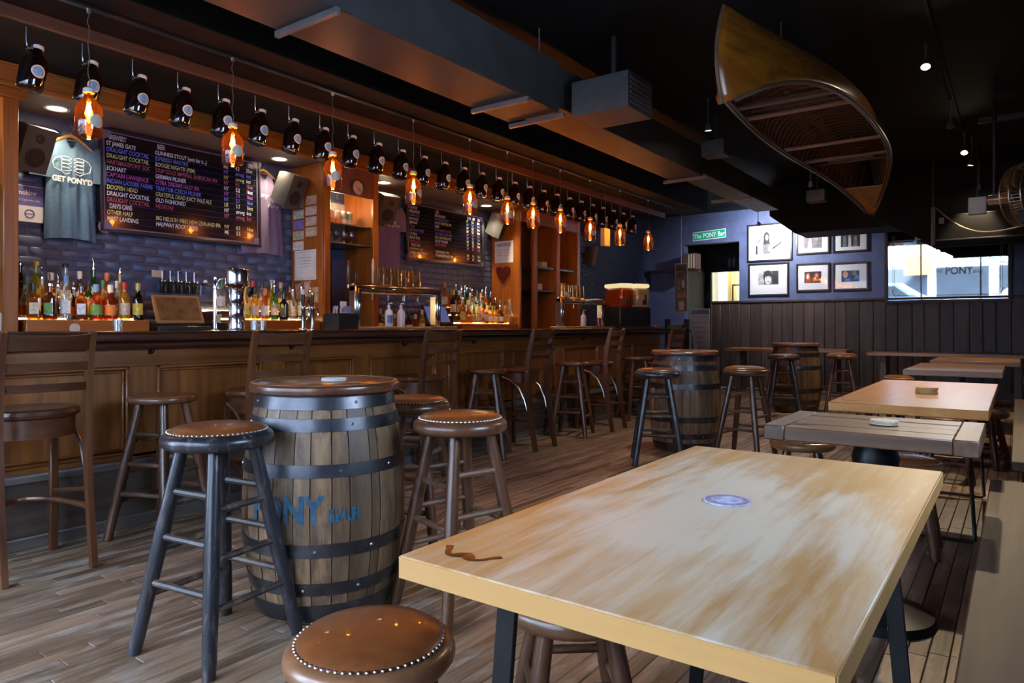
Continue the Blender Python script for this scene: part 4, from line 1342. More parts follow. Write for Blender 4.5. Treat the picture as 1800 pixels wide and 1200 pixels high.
text('NOTICE', 0.062, INK, nt_, (0, 0.075, 0.0022), align='CENTER', bold=0.0015)
for q in range(3):
    MB().box(-0.1, 0.1, 0.02 - q * 0.035, 0.026 - q * 0.035, 0.002, 0.0026).build('printed_line', plain('grey_print', (0.3, 0.3, 0.33), 0.7), nt_)
pq = MB()
pts = []
for k in range(28):
    a = 2 * PI * k / 28
    pts.append((0.115 * math.sin(a) ** 3, 0.14 * (0.8 * math.cos(a) - 0.33 * math.cos(2 * a) - 0.12 * math.cos(3 * a)) ))
pq.prism(pts, 0, 0.03)
o = pq.build('heart_plaque', plain('dark_red_lacquer', (0.06, 0.008, 0.006), 0.25, coat=0.4))
o.location = (-5.77, SY - 0.001, 1.86); o.rotation_euler = R_BACK.to_euler()
tag(o, 'dark red heart-shaped plaque below the notice sheet', 'plaque')
sp_ = thing('holiday_picture', 'small picture with a red top in the far cabinet niche', 'picture', (-5.95, 7.9, 2.3), R=R_LEFT)
MB().box(-0.12, 0.12, -0.3, 0.3, 0, 0.01).build('board', plain('red_board', (0.42, 0.055, 0.015), 0.6), sp_)
MB().box(-0.12, 0.12, -0.3, -0.06, 0.01, 0.013).build('lower_print', plain('busy_print', (0.35, 0.25, 0.2), 0.7, var=0.8, scale=30), sp_)
for i, (y, z, w, h, c, lab) in enumerate(((8.42, 1.98, 0.13, 0.08, (0.55, 0.48, 0.25), 'small yellow price card on the far cabinet shelf'), (8.9, 1.65, 0.2, 0.13, (0.5, 0.48, 0.5), 'white carton on the lower shelf of the far cabinet'), (8.3, 1.65, 0.1, 0.09, (0.6, 0.56, 0.55), 'small white tub on the lower shelf of the far cabinet'))):
    o = MB().box(-0.05, 0.05, -w / 2, w / 2, 0, h, 0.004).build('storage_box' if i else 'price_card', plain('box_%d' % i, c, 0.7))
    o.location = (-5.6, y, z)
    tag(o, lab, 'card' if i == 0 else 'box')

# ------------------------------------------------------------------ menu boards
SLATE = plain('black_glossy_board', (0.006, 0.006, 0.012), 0.16, var=0.2, coat=0.3, spec=0.35)
BFR = plain('violet_grey_board_trim', (0.11, 0.10, 0.20), 0.4)
BFD = plain('black_board_frame', (0.010, 0.010, 0.02), 0.35)
CHK = {k: plain('chalk_' + k, c, 0.9, var=0.2, scale=60) for k, c in dict(white=(0.5, 0.52, 0.62), blue=(0.10, 0.14, 0.62), yellow=(0.42, 0.44, 0.2), red=(0.30, 0.06, 0.10), magenta=(0.34, 0.06, 0.34), grey=(0.3, 0.29, 0.42)).items()}


def board(label, yc, zc, w, h, rows, tilt, colx, scale=1.0):
    t = thing('menu_board', label, 'menu board', (-5.93, yc, zc), R=R_LEFT @ Matrix.Rotation(tilt, 3, 'X'))
    MB().box(-w / 2, w / 2, -h / 2, h / 2, -0.012, 0.012, 0.003).build('slate', SLATE, t)
    m = MB(); m2 = MB()
    for (o, th, d, mm) in ((0.0, 0.022, 0.022, m), (0.026, 0.012, 0.014, m2)):
        mm.box(-w / 2 + o, w / 2 - o, h / 2 - o - th, h / 2 - o, 0.01, d, 0.003).box(-w / 2 + o, w / 2 - o, -h / 2 + o, -h / 2 + o + th, 0.01, d, 0.003)
        mm.box(-w / 2 + o, -w / 2 + o + th, -h / 2 + o, h / 2 - o, 0.01, d, 0.003).box(w / 2 - o - th, w / 2 - o, -h / 2 + o, h / 2 - o, 0.01, d, 0.003)
    m.build('frame', BFD, t); m2.build('inner_trim', BFR, t)
    for sx in (-1, 1):
        for sy in (-1, 1):
            MB().lathe([(0.0, 0.012), (0.055, 0.012), (0.055, 0.0155), (0.0, 0.0155)], 10, (sx * (w / 2 - 0.035), sy * (h / 2 - 0.035), 0), a0=0, a1=2 * PI).build('corner_ornament', BFR, t)
    n = len(rows)
    for i, row in enumerate(rows):
        y = h / 2 - 0.09 - i * (h - 0.13) / n
        for j, (s, c) in enumerate(row):
            if s:
                hd = c == 'grey'
                text(s, (0.05 if not hd else 0.056) * scale, CHK[c], t, (-w / 2 + colx[j] + (0.02 if hd else 0), y, 0.0125), 'menu_line', sx=0.68 if not hd else 0.55, bold=0.0006 if not hd else 0.002, shear=0.08 if not hd else 0)
        if i and rows[i][0][0] and rows[i][0][1] != 'grey':
            MB().box(-w / 2 + 0.05, w / 2 - 0.05, y - 0.0135, y - 0.0128, 0.012, 0.0127).build('ruled_line', CHK['blue'], t)
    return t


w_, b_, y_, r_, m_, g_ = 'white', 'blue', 'yellow', 'red', 'magenta', 'grey'
rows1 = [[('BREWERY', g_), ('BEER', g_), ('STATE', g_), ('ABV', g_), ('SIZE', g_)]]
for a, b, c, s3, s4, s5 in (('ST JAMES GATE', 'GUINNESS STOUT (wait for it...)', w_, 'IRE', '4.2', '20oz'), ('DRAUGHT COCKTAIL', 'ESPRESSO MARTINI', b_, 'NY', 'strong', '6oz'), ('DRAUGHT COCKTAIL', 'BOOGIE NIGHTS! (PSM)', y_, 'NY', 'strong', '6oz'), ('HARTMANSPONY SOC', 'STUP GOLD IMPERIAL AMERICAN IPA', r_, 'NY', '9.1', '10oz'), ('ECKHART', 'GERMAN PILSNER', w_, 'NY', '5.2', '16oz'), ('CAPTAIN LAWRENCE', 'CITRA DREAMS HAZY IPA', m_, 'NY', '7.1', '16oz'), ('INDIAN LADDER FARMS', 'TRAKTOR CZECH PILSNER', b_, 'NY', '5.1', '16oz'), ('DOGFISH HEAD', 'GRATEFUL DEAD JUICY PALE ALE', y_, 'DE', '5.3', '16oz'), ('DRAUGHT COCKTAIL', 'OLD FASHIONED', w_, 'NY', 'strong', '6oz'), ('DRAUGHT COCKTAIL', 'NEGRONI', r_, 'NY', 'strong', '6oz')):
    rows1.append([(a, c), (b, c), (s3, c), (s4, c), (s5, c)])
rows1 += [[("DAN'S CANS", g_)], [('OTHER HALF', y_), ('BIG NELSON VIBES NEW ZEALAND IPA', y_), ('NY', y_), ('6.5', y_), ('16oz', y_)], [('MAST LANDING', w_), ('HALFWAY ROCK LAGER', w_), ('ME', w_), ('5.5', w_), ('16oz', w_)]]
board('large black chalk menu board listing BREWERY and BEER columns, above the register', 3.26, 2.31, 1.45, 0.84, rows1, math.radians(-1.5), (0.05, 0.44, 1.07, 1.19, 1.3))
rows2 = [[('BREWERY', g_), ('BEER', g_), ('STATE', g_), ('ABV', g_), ('SIZE', g_)]]
for a, b, c, s3 in (('FIDDLEHEAD', 'TEN HANDLES', w_, 'VT'), ('GRIMM ALES', 'WAVETABLE HAZY', b_, 'NY'), ('MONTAUK', 'PILLOW DRIFTING IPA', y_, 'NY'), ('SIXPOINT', 'RESIN', w_, 'NY'), ('TALEA', 'PEACH BERRY PUNCH', r_, 'NY'), ('DRAUGHT CIDER', 'COLONIAL CIDER MILL', b_, 'NY'), ('CATSKILL', 'BALL LIGHTNING PILS', y_, 'NY'), ('BLACK HOG', 'ALE OF THE LINE', w_, 'CT'), ('HEARTLAND', 'RED ROOSTER', r_, 'NY')):
    rows2.append([(a, c), (b, c), (s3, c), ('5.2', c), ('16oz', c)])
rows2 += [[("DAN'S CANS", g_)], [('ANDREWS LAKE', y_), ('TREEHOUSE IL IPA', y_), ('MA', y_), ('5.6', y_), ('16oz', y_)], [('RUSSELL BROTHERS', w_), ('TIP SMASHERS HAZY IPA', w_), ('NY', w_), ('6.5', w_), ('16oz', w_)]]
board('black chalk menu board beyond the can cabinet, above the three-step riser', 6.72, 2.28, 1.5, 0.72, rows2, math.radians(-1.5), (0.05, 0.5, 1.12, 1.23, 1.34), 0.92)

# ------------------------------------------------------------------ shirts on hangers
HANG = wood('yellow_hanger_wood', (0.45, 0.2, 0.04), (0.65, 0.34, 0.08), 0.35, 'X', 10, coat=0.3)


def shirt(label, yc, ztop, mat, hw, hh, prints, x=-5.965):
    t = thing('tshirt_on_hanger', label, 'shirt', (x, yc, ztop), R=R_LEFT)
    prof = [(0.0, 0.34), (0.03, 0.55), (0.08, 0.86), (0.14, 0.96), (0.2, 0.93), (0.35, 0.9), (0.6, 0.93), (0.85, 0.97), (1.0, 0.98)]

    def wd(v):
        for (a, b), (c, d) in zip(prof, prof[1:]):
            if a <= v <= c:
                return b + (d - b) * (v - a) / (c - a)
        return prof[-1][1]
    NU, NV = 26, 22
    m = MB()
    for side in (1, -1):
        def fn(u, v, side=side):
            uu = 2 * u - 1
            hwv = hw * wd(v)
            X = uu * hwv
            neck = -0.05 * max(0, 1 - (uu / 0.55) ** 2) * (1 - min(1, v / 0.12)) * (1.3 if side > 0 else 0.4)
            Y = -v * hh + neck - 0.02 * uu * uu * v
            body = math.sqrt(max(0, 1 - uu * uu))
            fold = (0.010 * math.sin(uu * 9 + 2.0 * v) + 0.006 * math.sin(uu * 17 - 3 * v)) * min(1, v * 2.2)
            Z = 0.03 + side * (0.022 * body) + fold * (1 if side > 0 else 0.3)
            return (X, Y, max(Z, 0.004))
        m.grid(fn, NU, NV)
    m.build('shirt_body', mat, t, ang=80)
    for s in (-1, 1):
        q = MB()
        pts = [(s * hw * 0.8, -0.06, 0.03), (s * hw * 1.0, -0.12, 0.032), (s * hw * 1.08, -0.2, 0.03), (s * hw * 1.1, -0.31, 0.028)]
        q.tube(pts, [0.07, 0.075, 0.075, 0.078], 14)
        q.v = [(a, b, 0.03 + (c - 0.03) * 0.32) for a, b, c in q.v]
        q.build('sleeve', mat, t)
    q = MB().tube([(0.068 * math.cos(a), -0.022 + 0.055 * math.sin(a) * (1 if math.sin(a) < 0 else 0.3), 0.034 + 0.012 * math.sin(a)) for a in (2 * PI * k / 20 for k in range(20))], 0.006, 6, closed=True)
    q.build('neck_rib', mat, t)
    q = MB()
    arm = [(-0.17, -0.075), (-0.1, -0.02), (-0.03, 0.022), (0, 0.03), (0.03, 0.022), (0.1, -0.02), (0.17, -0.075)]
    q.tube([(a, b, 0.036) for a, b in arm], [0.01, 0.013, 0.015, 0.016, 0.015, 0.013, 0.01], 8)
    hg = q.build('hanger', HANG, t)
    hk = [(0, 0.03, 0.036), (0, 0.06, 0.036)] + [(0.018 * math.sin(a) , 0.085 - 0.022 * math.cos(a), 0.036) for a in (0.3, 0.9, 1.6, 2.3, 2.9, 3.5)]
    MB().tube(hk, 0.0028, 6).build('hook', STEEL, hg)
    MB().tube([(0, 0.107, 0.036), (0, 0.16, 0.02), (0, 0.162, 0.004)], 0.0022, 6).build('wire', STEEL, hg)
    for (s, size, xx, yy, kw) in prints:
        text(s, size, plain('white_shirt_print', (0.72, 0.70, 0.68), 0.8), t, (xx, yy, 0.068), 'printed_lettering', align='CENTER', **kw)
    return t


TEAL = plain('steel_blue_cotton', (0.075, 0.15, 0.24), 0.85, var=0.1, scale=40)
MAUVE = plain('mauve_cotton', (0.15, 0.115, 0.21), 0.85, var=0.1, scale=40)
s1 = shirt("steel blue t-shirt reading GET PONY'D, hanging beside the first menu board", 2.33, 2.57, TEAL, 0.185, 0.76, [("GET PONY'D", 0.058, 0.0, -0.335, dict(bold=0.0022, sx=0.85))])
WPR = plain('white_shirt_print', (0.72, 0.70, 0.68), 0.8)
for s in (-1, 1):  # two knocking fists above the words
    q = MB()
    for k in range(4):
        yy = -0.15 - k * 0.028
        q.tube([(s * (0.01 + 0.0), yy, 0.068), (s * 0.04, yy + 0.012, 0.069), (s * 0.075, yy + 0.008, 0.069), (s * 0.08, yy - 0.012, 0.069), (s * 0.045, yy - 0.016, 0.069), (s * 0.01, yy - 0.008, 0.068)], 0.0025, 5, closed=True)
    q.tube([(s * 0.08, -0.145, 0.069), (s * 0.115, -0.16, 0.066), (s * 0.135, -0.19, 0.062), (s * 0.125, -0.235, 0.062), (s * 0.08, -0.255, 0.068), (s * 0.05, -0.275, 0.069), (s * 0.02, -0.262, 0.068)], 0.0026, 5)
    q.build('fist_outline', WPR, s1)
shirt('mauve t-shirt with script Pony Gold print, half behind the first menu board', 4.04, 2.62, MAUVE, 0.235, 0.78, [('Pony Gold', 0.075, 0.05, -0.24, dict(shear=0.3)), ('Pony', 0.06, 0.09, -0.33, dict(shear=0.3))], -5.99)
shirt('mauve t-shirt with PONY BAR print, hanging between the can cabinet and second menu board', 5.66, 2.56, MAUVE, 0.235, 0.78, [('PONY', 0.1, 0.02, -0.27, dict(bold=0.003, sx=0.7)), ('BAR', 0.04, 0.15, -0.27, {})])

# ------------------------------------------------------------------ loudspeakers
SPK = plain('dark_grey_speaker', (0.055, 0.055, 0.055), 0.5, var=0.1)
CONE = plain('black_cone', (0.01, 0.01, 0.01), 0.5)


def speaker(label, loc, rz, tilt, s=1.0):
    R = Matrix.Rotation(rz, 3, 'Z') @ Matrix.Rotation(tilt, 3, 'Y')
    t = thing('loudspeaker', label, 'speaker', loc, R=R)
    w, h, d = 0.115 * s, 0.165 * s, 0.22 * s
    m = MB(); vs = []
    N = 6
    for i in range(N + 1):
        q = i / N
        x = -d * 0.85 + q * d
        k = 0.62 + 0.38 * math.sin(q * PI * 0.62)
        for (a, b) in ((-1, -1), (1, -1), (1, 1), (-1, 1)):
            vs.append((x, a * w * k, b * h * (0.8 + 0.2 * math.sin(q * PI * 0.6))))
    fs = [(i * 4 + q, i * 4 + (q + 1) % 4, i * 4 + 4 + (q + 1) % 4, i * 4 + 4 + q) for i in range(N) for q in range(4)] + [(3, 2, 1, 0), tuple(range(4 * N, 4 * N + 4))]
    m.add(vs, fs).build('cabinet', SPK, t, ang=30)
    fx = d * 0.15
    for (z, r) in ((-0.055 * s, 0.07 * s), (0.085 * s, 0.032 * s)):
        Mx = Matrix.Translation((fx, 0, z)) @ Matrix.Rotation(PI / 2, 4, 'Y')
        MB().lathe([(r, 0), (r * 1.02, 0.004), (r * 0.9, 0.005), (r * 0.5, 0.001), (r * 0.3, 0.004), (0, 0.008)], 24, mat=Mx).build('driver_cone', CONE, t)
    MB().box(-d * 1.0, -d * 0.8, -0.02, 0.02, -0.04, 0.04, 0.004).tube([(-d * 0.9, 0, 0), (-d * 1.15, 0.0, 0.02), (-d * 1.35, 0, 0.02)], 0.012, 8).build('bracket', HOOKM, t)
    return t


for (px, py, X, rz, tl, s, lab) in ((60, 262, -5.7, 0.3, 0.4, 1.0, 'dark grey loudspeaker above the blue shirt beside the honey post'), (517, 337, -5.7, 0.25, 0.42, 1.0, 'dark grey loudspeaker mounted left of the can cabinet'), (681, 368, -5.72, -0.15, 0.5, 1.0, 'dark grey loudspeaker right of the can cabinet'), (882, 400, -5.74, 0.45, 0.35, 1.0, 'dark grey loudspeaker beside the notice cabinet'), (1046, 452, -5.74, 0.5, 0.2, 1.0, 'dark loudspeaker at the far end of the back bar')):
    speaker(lab, at_x(px, py, X), rz, tl, s)

# no smoking sign
t = thing('smoking_sign', 'white and violet No Smoking sign behind the blue shirt', 'sign', (-5.985, 2.05, 2.05), R=R_LEFT)
MB().box(-0.16, 0.12, -0.14, 0.13, 0, 0.004).build('plate', WHITEP, t)
MB().box(-0.155, 0.115, -0.02, 0.125, 0.004, 0.005).build('violet_band', plain('violet_ink', (0.09, 0.085, 0.26), 0.6), t)
text('No Smoking', 0.05, WHITEP, t, (-0.15, 0.06, 0.0056), sx=0.85, bold=0.001)
text('or Electronic Cigarette Use', 0.021, WHITEP, t, (-0.15, 0.015, 0.0056))
MB().lathe([(0.026, 0.004), (0.034, 0.004), (0.034, 0.006), (0.026, 0.006), (0.026, 0.004)], 24, (0.02, -0.08, 0)).box(-0.005, 0.045, -0.083, -0.077, 0.004, 0.006).build('prohibition_ring', plain('violet_ink', (0.09, 0.085, 0.26), 0.6), t)
# ================================================================== hanging growlers and growler lamps
DGL = plain('dark_brown_glass', (0.005, 0.0025, 0.002), 0.07, var=0.2, coat=0.6)
LBLUE = plain('sky_blue_label', (0.10, 0.30, 0.56), 0.5, var=0.4, scale=50)
LWHITE = plain('cream_label_ring', (0.55, 0.53, 0.44), 0.6)
CAPW = plain('white_screw_cap', (0.62, 0.58, 0.52), 0.4)
GPROF = [(0, 0.004), (0.05, 0.0), (0.062, 0.004), (0.068, 0.014), (0.068, 0.15), (0.062, 0.175), (0.045, 0.2), (0.03, 0.215), (0.024, 0.228), (0.023, 0.245), (0.026, 0.247), (0.026, 0.255), (0.0, 0.255)]


def disc_patch(r0, r1, R, zc, eps, n=20):
    m = MB()
    def fn(u, v):
        a = 2 * PI * u; q = r0 + (r1 - r0) * v
        y, z = q * math.cos(a), q * math.sin(a)
        return (math.sqrt(R * R - y * y) + eps, y, zc + z)
    return m.grid(fn, n, 3, True)


G_BODY = MB().lathe(GPROF, 28).mesh('glass_body', DGL)
G_CAP = MB().lathe([(0.0, 0.246), (0.0275, 0.246), (0.0275, 0.265), (0.0255, 0.268), (0, 0.268)], 20).mesh('cap', CAPW)
G_RING = MB().tube([(0.0, -0.024 - 0.016 * (1 - math.cos(a)), 0.232 + 0.014 * math.sin(a)) for a in (2 * PI * k / 14 for k in range(14))], 0.0045, 6, closed=True).mesh('finger_ring', DGL)
G_LAB = disc_patch(0.0, 0.037, 0.068, 0.1, 0.0007).mesh('label', LWHITE)
G_LIN = disc_patch(0.0, 0.0295, 0.068, 0.1, 0.0013).mesh('label_print', LBLUE)
m = MB()
m.box(-0.017, 0.017, -0.0042, 0.0042, 0, 0.0006)
m.v = [(math.sqrt(0.068 ** 2 - a * a) + 0.0017, a, 0.1 + b) for a, b, c in m.v]
G_BAN = m.mesh('label_band', LWHITE)
TILT = 0.19
Rt = Matrix.Rotation(-TILT, 3, 'X')
for i in range(27):
    y = 1.6 + 0.2925 * i
    base = Vector((-4.55, y - 0.03, 2.475))
    t = thing('growler_bottle', f'dark growler bottle with round blue label, {ORD[i]} from the honey post under the soffit', 'bottle', base, group='dark growlers hooked along the soffit', R=Rt)
    put('glass_body', G_BODY, t); put('cap', G_CAP, t); put('finger_ring', G_RING, t)
    lb = put('label', G_LAB, t, rot=(0, 0, 0.12)); put('label_print', G_LIN, lb); put('label_band', G_BAN, lb)
    inv = Rt.inverted()
    pw_ = [Vector((-4.55, 0, 2.83)), Vector((-4.55, 0, 2.75)), Vector((-4.55, 0.004, 2.718)), Vector((-4.55, 0.012, 2.705)), Vector((-4.55, 0.022, 2.712)), Vector((-4.55, 0.024, 2.724))]
    ringw = base + Rt @ Vector((0, -0.045, 0.235))
    dy = ringw.y - 0.012
    MB().tube([inv @ (q + Vector((0, dy, ringw.z - 2.71 if k > 0 else 0)) - base) for k, q in enumerate(pw_)], 0.0035, 6).build('hook', STEEL, t)

AGL = glass('amber_lamp_glass', (0.62, 0.24, 0.04), (0.16, 0.045, 0.006), gloss=0.16, fill=0.05)
FIL = emit('filament_bulb_glow', (1.0, 0.60, 0.20), 220)
L_BODY = MB().lathe(GPROF[1:-1], 28).mesh('glass_body', AGL)
L_CAP = MB().lathe([(0.0, 0.247), (0.0285, 0.247), (0.0285, 0.268), (0.02, 0.276), (0.006, 0.28), (0, 0.28)], 20).mesh('cap', CAPW)
L_BULB = MB().lathe([(0, 0.118), (0.008, 0.125), (0.0135, 0.145), (0.0125, 0.165), (0.009, 0.185), (0.006, 0.195), (0, 0.196)], 14).mesh('bulb', FIL)
L_SOCK = MB().lathe([(0, 0.194), (0.009, 0.194), (0.0095, 0.23), (0.007, 0.245), (0, 0.246)], 12).mesh('socket', plain('brass_socket', (0.3, 0.17, 0.06), 0.35, 0.9))
for i, (px, y) in enumerate(((155, 1.72), (410, 2.59), (585, 3.41), (727, 4.27), (826, 5.02), (892, 5.61), (937, 6.07), (985, 6.61), (1037, 7.28), (1089, 8.05), (1138, 8.9))):
    z = 2.17 + 0.012 * math.sin(i * 2.1)
    t = thing('growler_lamp', f'glowing amber growler pendant lamp, {ORD[i]} from the honey post above the bar', 'lamp', (-4.15, y, z), 0.15 - 0.3 * (i % 3), 'growler pendant lamps above the bar')
    put('glass_body', L_BODY, t); put('cap', L_CAP, t); put('bulb', L_BULB, t); put('socket', L_SOCK, t)
    lb = put('label', G_LAB, t, loc=(0, 0, -0.015), rot=(0, 0, 0.1)); put('label_print', disc_patch(0.0, 0.027, 0.068, 0.1, 0.0013).mesh('label_print', LWHITE), lb)
    c = [(0.0, 0.0, 0.278)]
    L = 2.88 - z
    for k in range(1, 13):
        q = k / 12
        c.append((0.004 * math.sin(k * 2.3), 0.006 * math.sin(k * 1.7), 0.278 + (L - 0.278) * q))
    MB().tube(c, 0.0028, 6).build('cord', plain('brown_cord', (0.10, 0.07, 0.05), 0.6), t)
    MB().lathe([(0, L - 0.02), (0.012, L - 0.02), (0.014, L + 0.0), (0, L)], 10).build('ceiling_cup', STEEL, t)
    lamp('lamp_light', 'POINT', (0, 0, 0.155), 10.0, (1.0, 0.47, 0.13), t, 0.02)
tk = thing('lamp_track', 'black conduit track under the soffit carrying the growler lamps', 'track', (-4.15, 5.0, 2.88))
MB().box(-0.022, 0.022, -4.8, 4.8, 0, 0.02, 0.003).build('conduit', CHAR, tk)

# ================================================================== things on the bar top and back counter
BT = 1.0945
CH2 = plain('satin_stainless', (0.66, 0.63, 0.61), 0.22, 1.0, var=0.08)


def tap_frame(label, y0, y1, x=-4.56):
    t = thing('tap_frame', label, 'beer tap', (x, (y0 + y1) / 2, BT))
    hy = (y1 - y0) / 2
    for s in (-1, 1):
        MB().box(-0.05, 0.05, s * hy, s * (hy - 0.075), 0.03, 0.39, 0.018).build('post', CH2, t)
        MB().box(-0.056, 0.056, s * (hy - 0.028), s * (hy - 0.047), 0.031, 0.37, 0.008).build('post_bead', CHROME, t)
    MB().box(-0.05, 0.05, -hy, hy, 0.315, 0.4, 0.02).build('cross_beam', CH2, t)
    MB().box(-0.056, 0.056, -hy + 0.04, hy - 0.04, 0.345, 0.37, 0.009).build('beam_bead', CHROME, t)
    MB().box(-0.12, 0.12, -hy - 0.02, hy + 0.16, 0, 0.032, 0.008).build('drip_tray', plain('worn_brass_tray', (0.42, 0.35, 0.24), 0.35, 0.8, var=0.4), t)
    for k in range(5):
        yy = -hy + 0.16 + k * (2 * hy - 0.3) / 4
        f = MB().tube([(-0.05, yy, 0.34), (-0.1, yy, 0.34), (-0.13, yy, 0.325), (-0.135, yy, 0.27)], 0.011, 8).build('faucet', CHROME, t)
    return t


tf1 = tap_frame('long stainless beer tap frame on the bar in front of the can cabinet', 3.95, 5.03)
tf2 = tap_frame('stainless beer tap frame nearer the slush machine', 7.22, 8.32)
TAPW = wood('dark_tap_handle', (0.03, 0.012, 0.008), (0.10, 0.04, 0.02), 0.3, 'Z', 14, coat=0.4)
for (y, h, m_, r) in ((-0.5, 0.2, TAPW, 0.016), (-0.42, 0.13, CHAR, 0.013), (-0.22, 0.24, CREAMP, 0.011)):
    MB().lathe([(0.006, 0.385), (0.007, 0.41), (r, 0.43), (r * 1.25, 0.40 + h * 0.75), (r * 0.8, 0.40 + h * 0.95), (0, 0.40 + h)], 12, (-0.09, y, 0)).build('tap_handle', m_, tf1)
    MB().tube([(-0.05, y, 0.36), (-0.09, y, 0.37), (-0.09, y, 0.39)], 0.008, 8).build('tap_stem', CHROME, tf1)
AMBG = glass('stacked_pint_glass', (0.85, 0.72, 0.55), (0.5, 0.34, 0.18), 0.25, 0.10)
PINT = MB().lathe([(0.044, 0), (0.043, 0.002), (0.033, 0.145), (0.031, 0.15), (0, 0.15)], 20).mesh('pint_glass', AMBG)
for k in range(6):
    o = put('pint_glass', PINT, None, (-4.56, 4.27 + k * 0.092, BT + 0.401))
    tag(o, f'upturned pint glass on the long tap frame, {ORD[k]} from the tall tap handles', 'glass', 'pint glasses on the long tap frame')
for k in range(6):
    o = put('pint_glass', PINT, None, (-4.56, 7.3 + k * 0.092, BT + 0.401))
    tag(o, f'upturned pint glass on the far tap frame, {ORD[5 - k]} from the slush machine end', 'glass', 'pint glasses on the far tap frame')


def soap(label, loc, cap, badge):
    t = thing('dispenser_bottle', label, 'bottle', loc)
    MB().lathe([(0, 0), (0.033, 0), (0.036, 0.006), (0.036, 0.12), (0.03, 0.14), (0.014, 0.152), (0.013, 0.165), (0, 0.165)], 20).build('body', plain('white_plastic', (0.62, 0.6, 0.58), 0.4), t)
    MB().lathe([(0, 0.164), (0.015, 0.164), (0.016, 0.185), (0.006, 0.19), (0.006, 0.21), (0, 0.21)], 12).tube([(0, 0, 0.205), (0.03, 0, 0.207), (0.04, 0, 0.198)], 0.005, 6).build('pump', plain(cap + '_pump', (0.6, 0.58, 0.55) if cap == 'white' else (0.4, 0.4, 0.1), 0.4), t)
    if badge:
        MB().lathe([(0.0364, 0.03), (0.0368, 0.03), (0.0368, 0.1), (0.0364, 0.1), (0.0364, 0.03)], 8, a0=-1.1, a1=0.4).build('badge', plain('blue_bottle_badge', (0.12, 0.15, 0.4), 0.5), t)
    return t


soap('white bottle with a blue badge on the long tap tray', (-4.5, 4.32, BT + 0.0325), 'white', True)
soap('plain white pump bottle on the long tap tray', (-4.5, 4.47, BT + 0.0325), 'white', False)
soap('white pump bottle on the far tap tray', (-4.5, 7.72, BT + 0.0325), 'yellow', False)
o = MB().lathe([(0, 0), (0.03, 0), (0.036, 0.11), (0.034, 0.11), (0.028, 0.004), (0, 0.004)], 18).build('red_tumbler', glass('red_tumbler_glass', (0.7, 0.12, 0.15), (0.4, 0.03, 0.05), 0.2, 0.4))
o.location = (-4.49, 8.1, BT + 0.0325); tag(o, 'small red tumbler on the far tap tray', 'glass')

# chrome draught tower and slim tap beside it
t = thing('draught_tower', 'tall polished chrome draught tower on the bar beside the register', 'beer tap', (-4.58, 2.89, BT))
MB().lathe([(0, 0), (0.075, 0), (0.075, 0.008), (0.058, 0.014), (0.056, 0.02), (0.056, 0.1), (0.058, 0.104), (0.056, 0.108), (0.056, 0.2), (0.058, 0.204), (0.056, 0.208), (0.056, 0.305), (0.062, 0.315), (0.064, 0.32)], 40).build('column', CHROME, t)
MB().lathe([(0.056, 0.318), (0.078, 0.322), (0.086, 0.335), (0.088, 0.35), (0.088, 0.43), (0.084, 0.445), (0.07, 0.452), (0, 0.455)], 40).build('head', CHROME, t)
for a in (2.2, 2.9, 3.6):
    f = MB().tube([(0.08 * math.cos(a), 0.08 * math.sin(a), 0.38), (0.13 * math.cos(a), 0.13 * math.sin(a), 0.38), (0.145 * math.cos(a), 0.145 * math.sin(a), 0.36), (0.147 * math.cos(a), 0.147 * math.sin(a), 0.31)], 0.01, 8).build('faucet', CHROME, t)
t = thing('slim_tap', 'slim chrome water tap with a side spout behind the draught tower', 'tap', (-4.66, 2.77, BT))
MB().lathe([(0, 0), (0.03, 0), (0.03, 0.01), (0.014, 0.018), (0.013, 0.3), (0.018, 0.305), (0.018, 0.345), (0.012, 0.36), (0.012, 0.385), (0, 0.388)], 20).build('column', CHROME, t)
MB().tube([(0, 0, 0.325), (0.02, -0.1, 0.33), (0.022, -0.115, 0.32), (0.022, -0.118, 0.25)], 0.008, 8).build('spout', CHROME, t)
MB().lathe([(0, 0), (0.016, 0.004), (0.012, 0.02), (0, 0.026)], 12, (0.015, -0.08, 0.338)).build('lever', CAPW, t)

# registers
SCRB = plain('tan_reflecting_screen', (0.14, 0.075, 0.035), 0.15, var=0.4, scale=12)


def register(label, loc, rz, scr, bez):
    t = thing('cash_register', label, 'register', loc, rz)
    MB().box(-0.2, 0.17, -0.21, 0.21, 0, 0.1, 0.006).build('cash_drawer', CHAR, t)
    MB().box(0.171, 0.175, -0.19, 0.19, 0.015, 0.085, 0.002).build('drawer_front', plain('black_drawer_front', (0.02, 0.02, 0.021), 0.3), t)
    MB().cyl((0.175, 0.06, 0.05), (0.18, 0.06, 0.05), 0.012, n=12).build('drawer_lock', STEEL, t)
    MB().box(-0.1, 0.1, -0.1, 0.1, 0.1, 0.12, 0.004).box(-0.06, -0.02, -0.05, 0.05, 0.12, 0.24, 0.004).build('stand', CHAR, t)
    Mx = Matrix.Translation((0.04, 0, 0.24)) @ Matrix.Rotation(math.radians(-28), 4, 'Y')
    b = MB().box(-0.025, 0.0, -0.19, 0.19, -0.13, 0.13, 0.006, Mx).build('screen_bezel', bez, t)
    MB().box(0.0, 0.002, -0.165, 0.165, -0.105, 0.105, 0, Mx).build('screen_glass', scr, b)
    return t


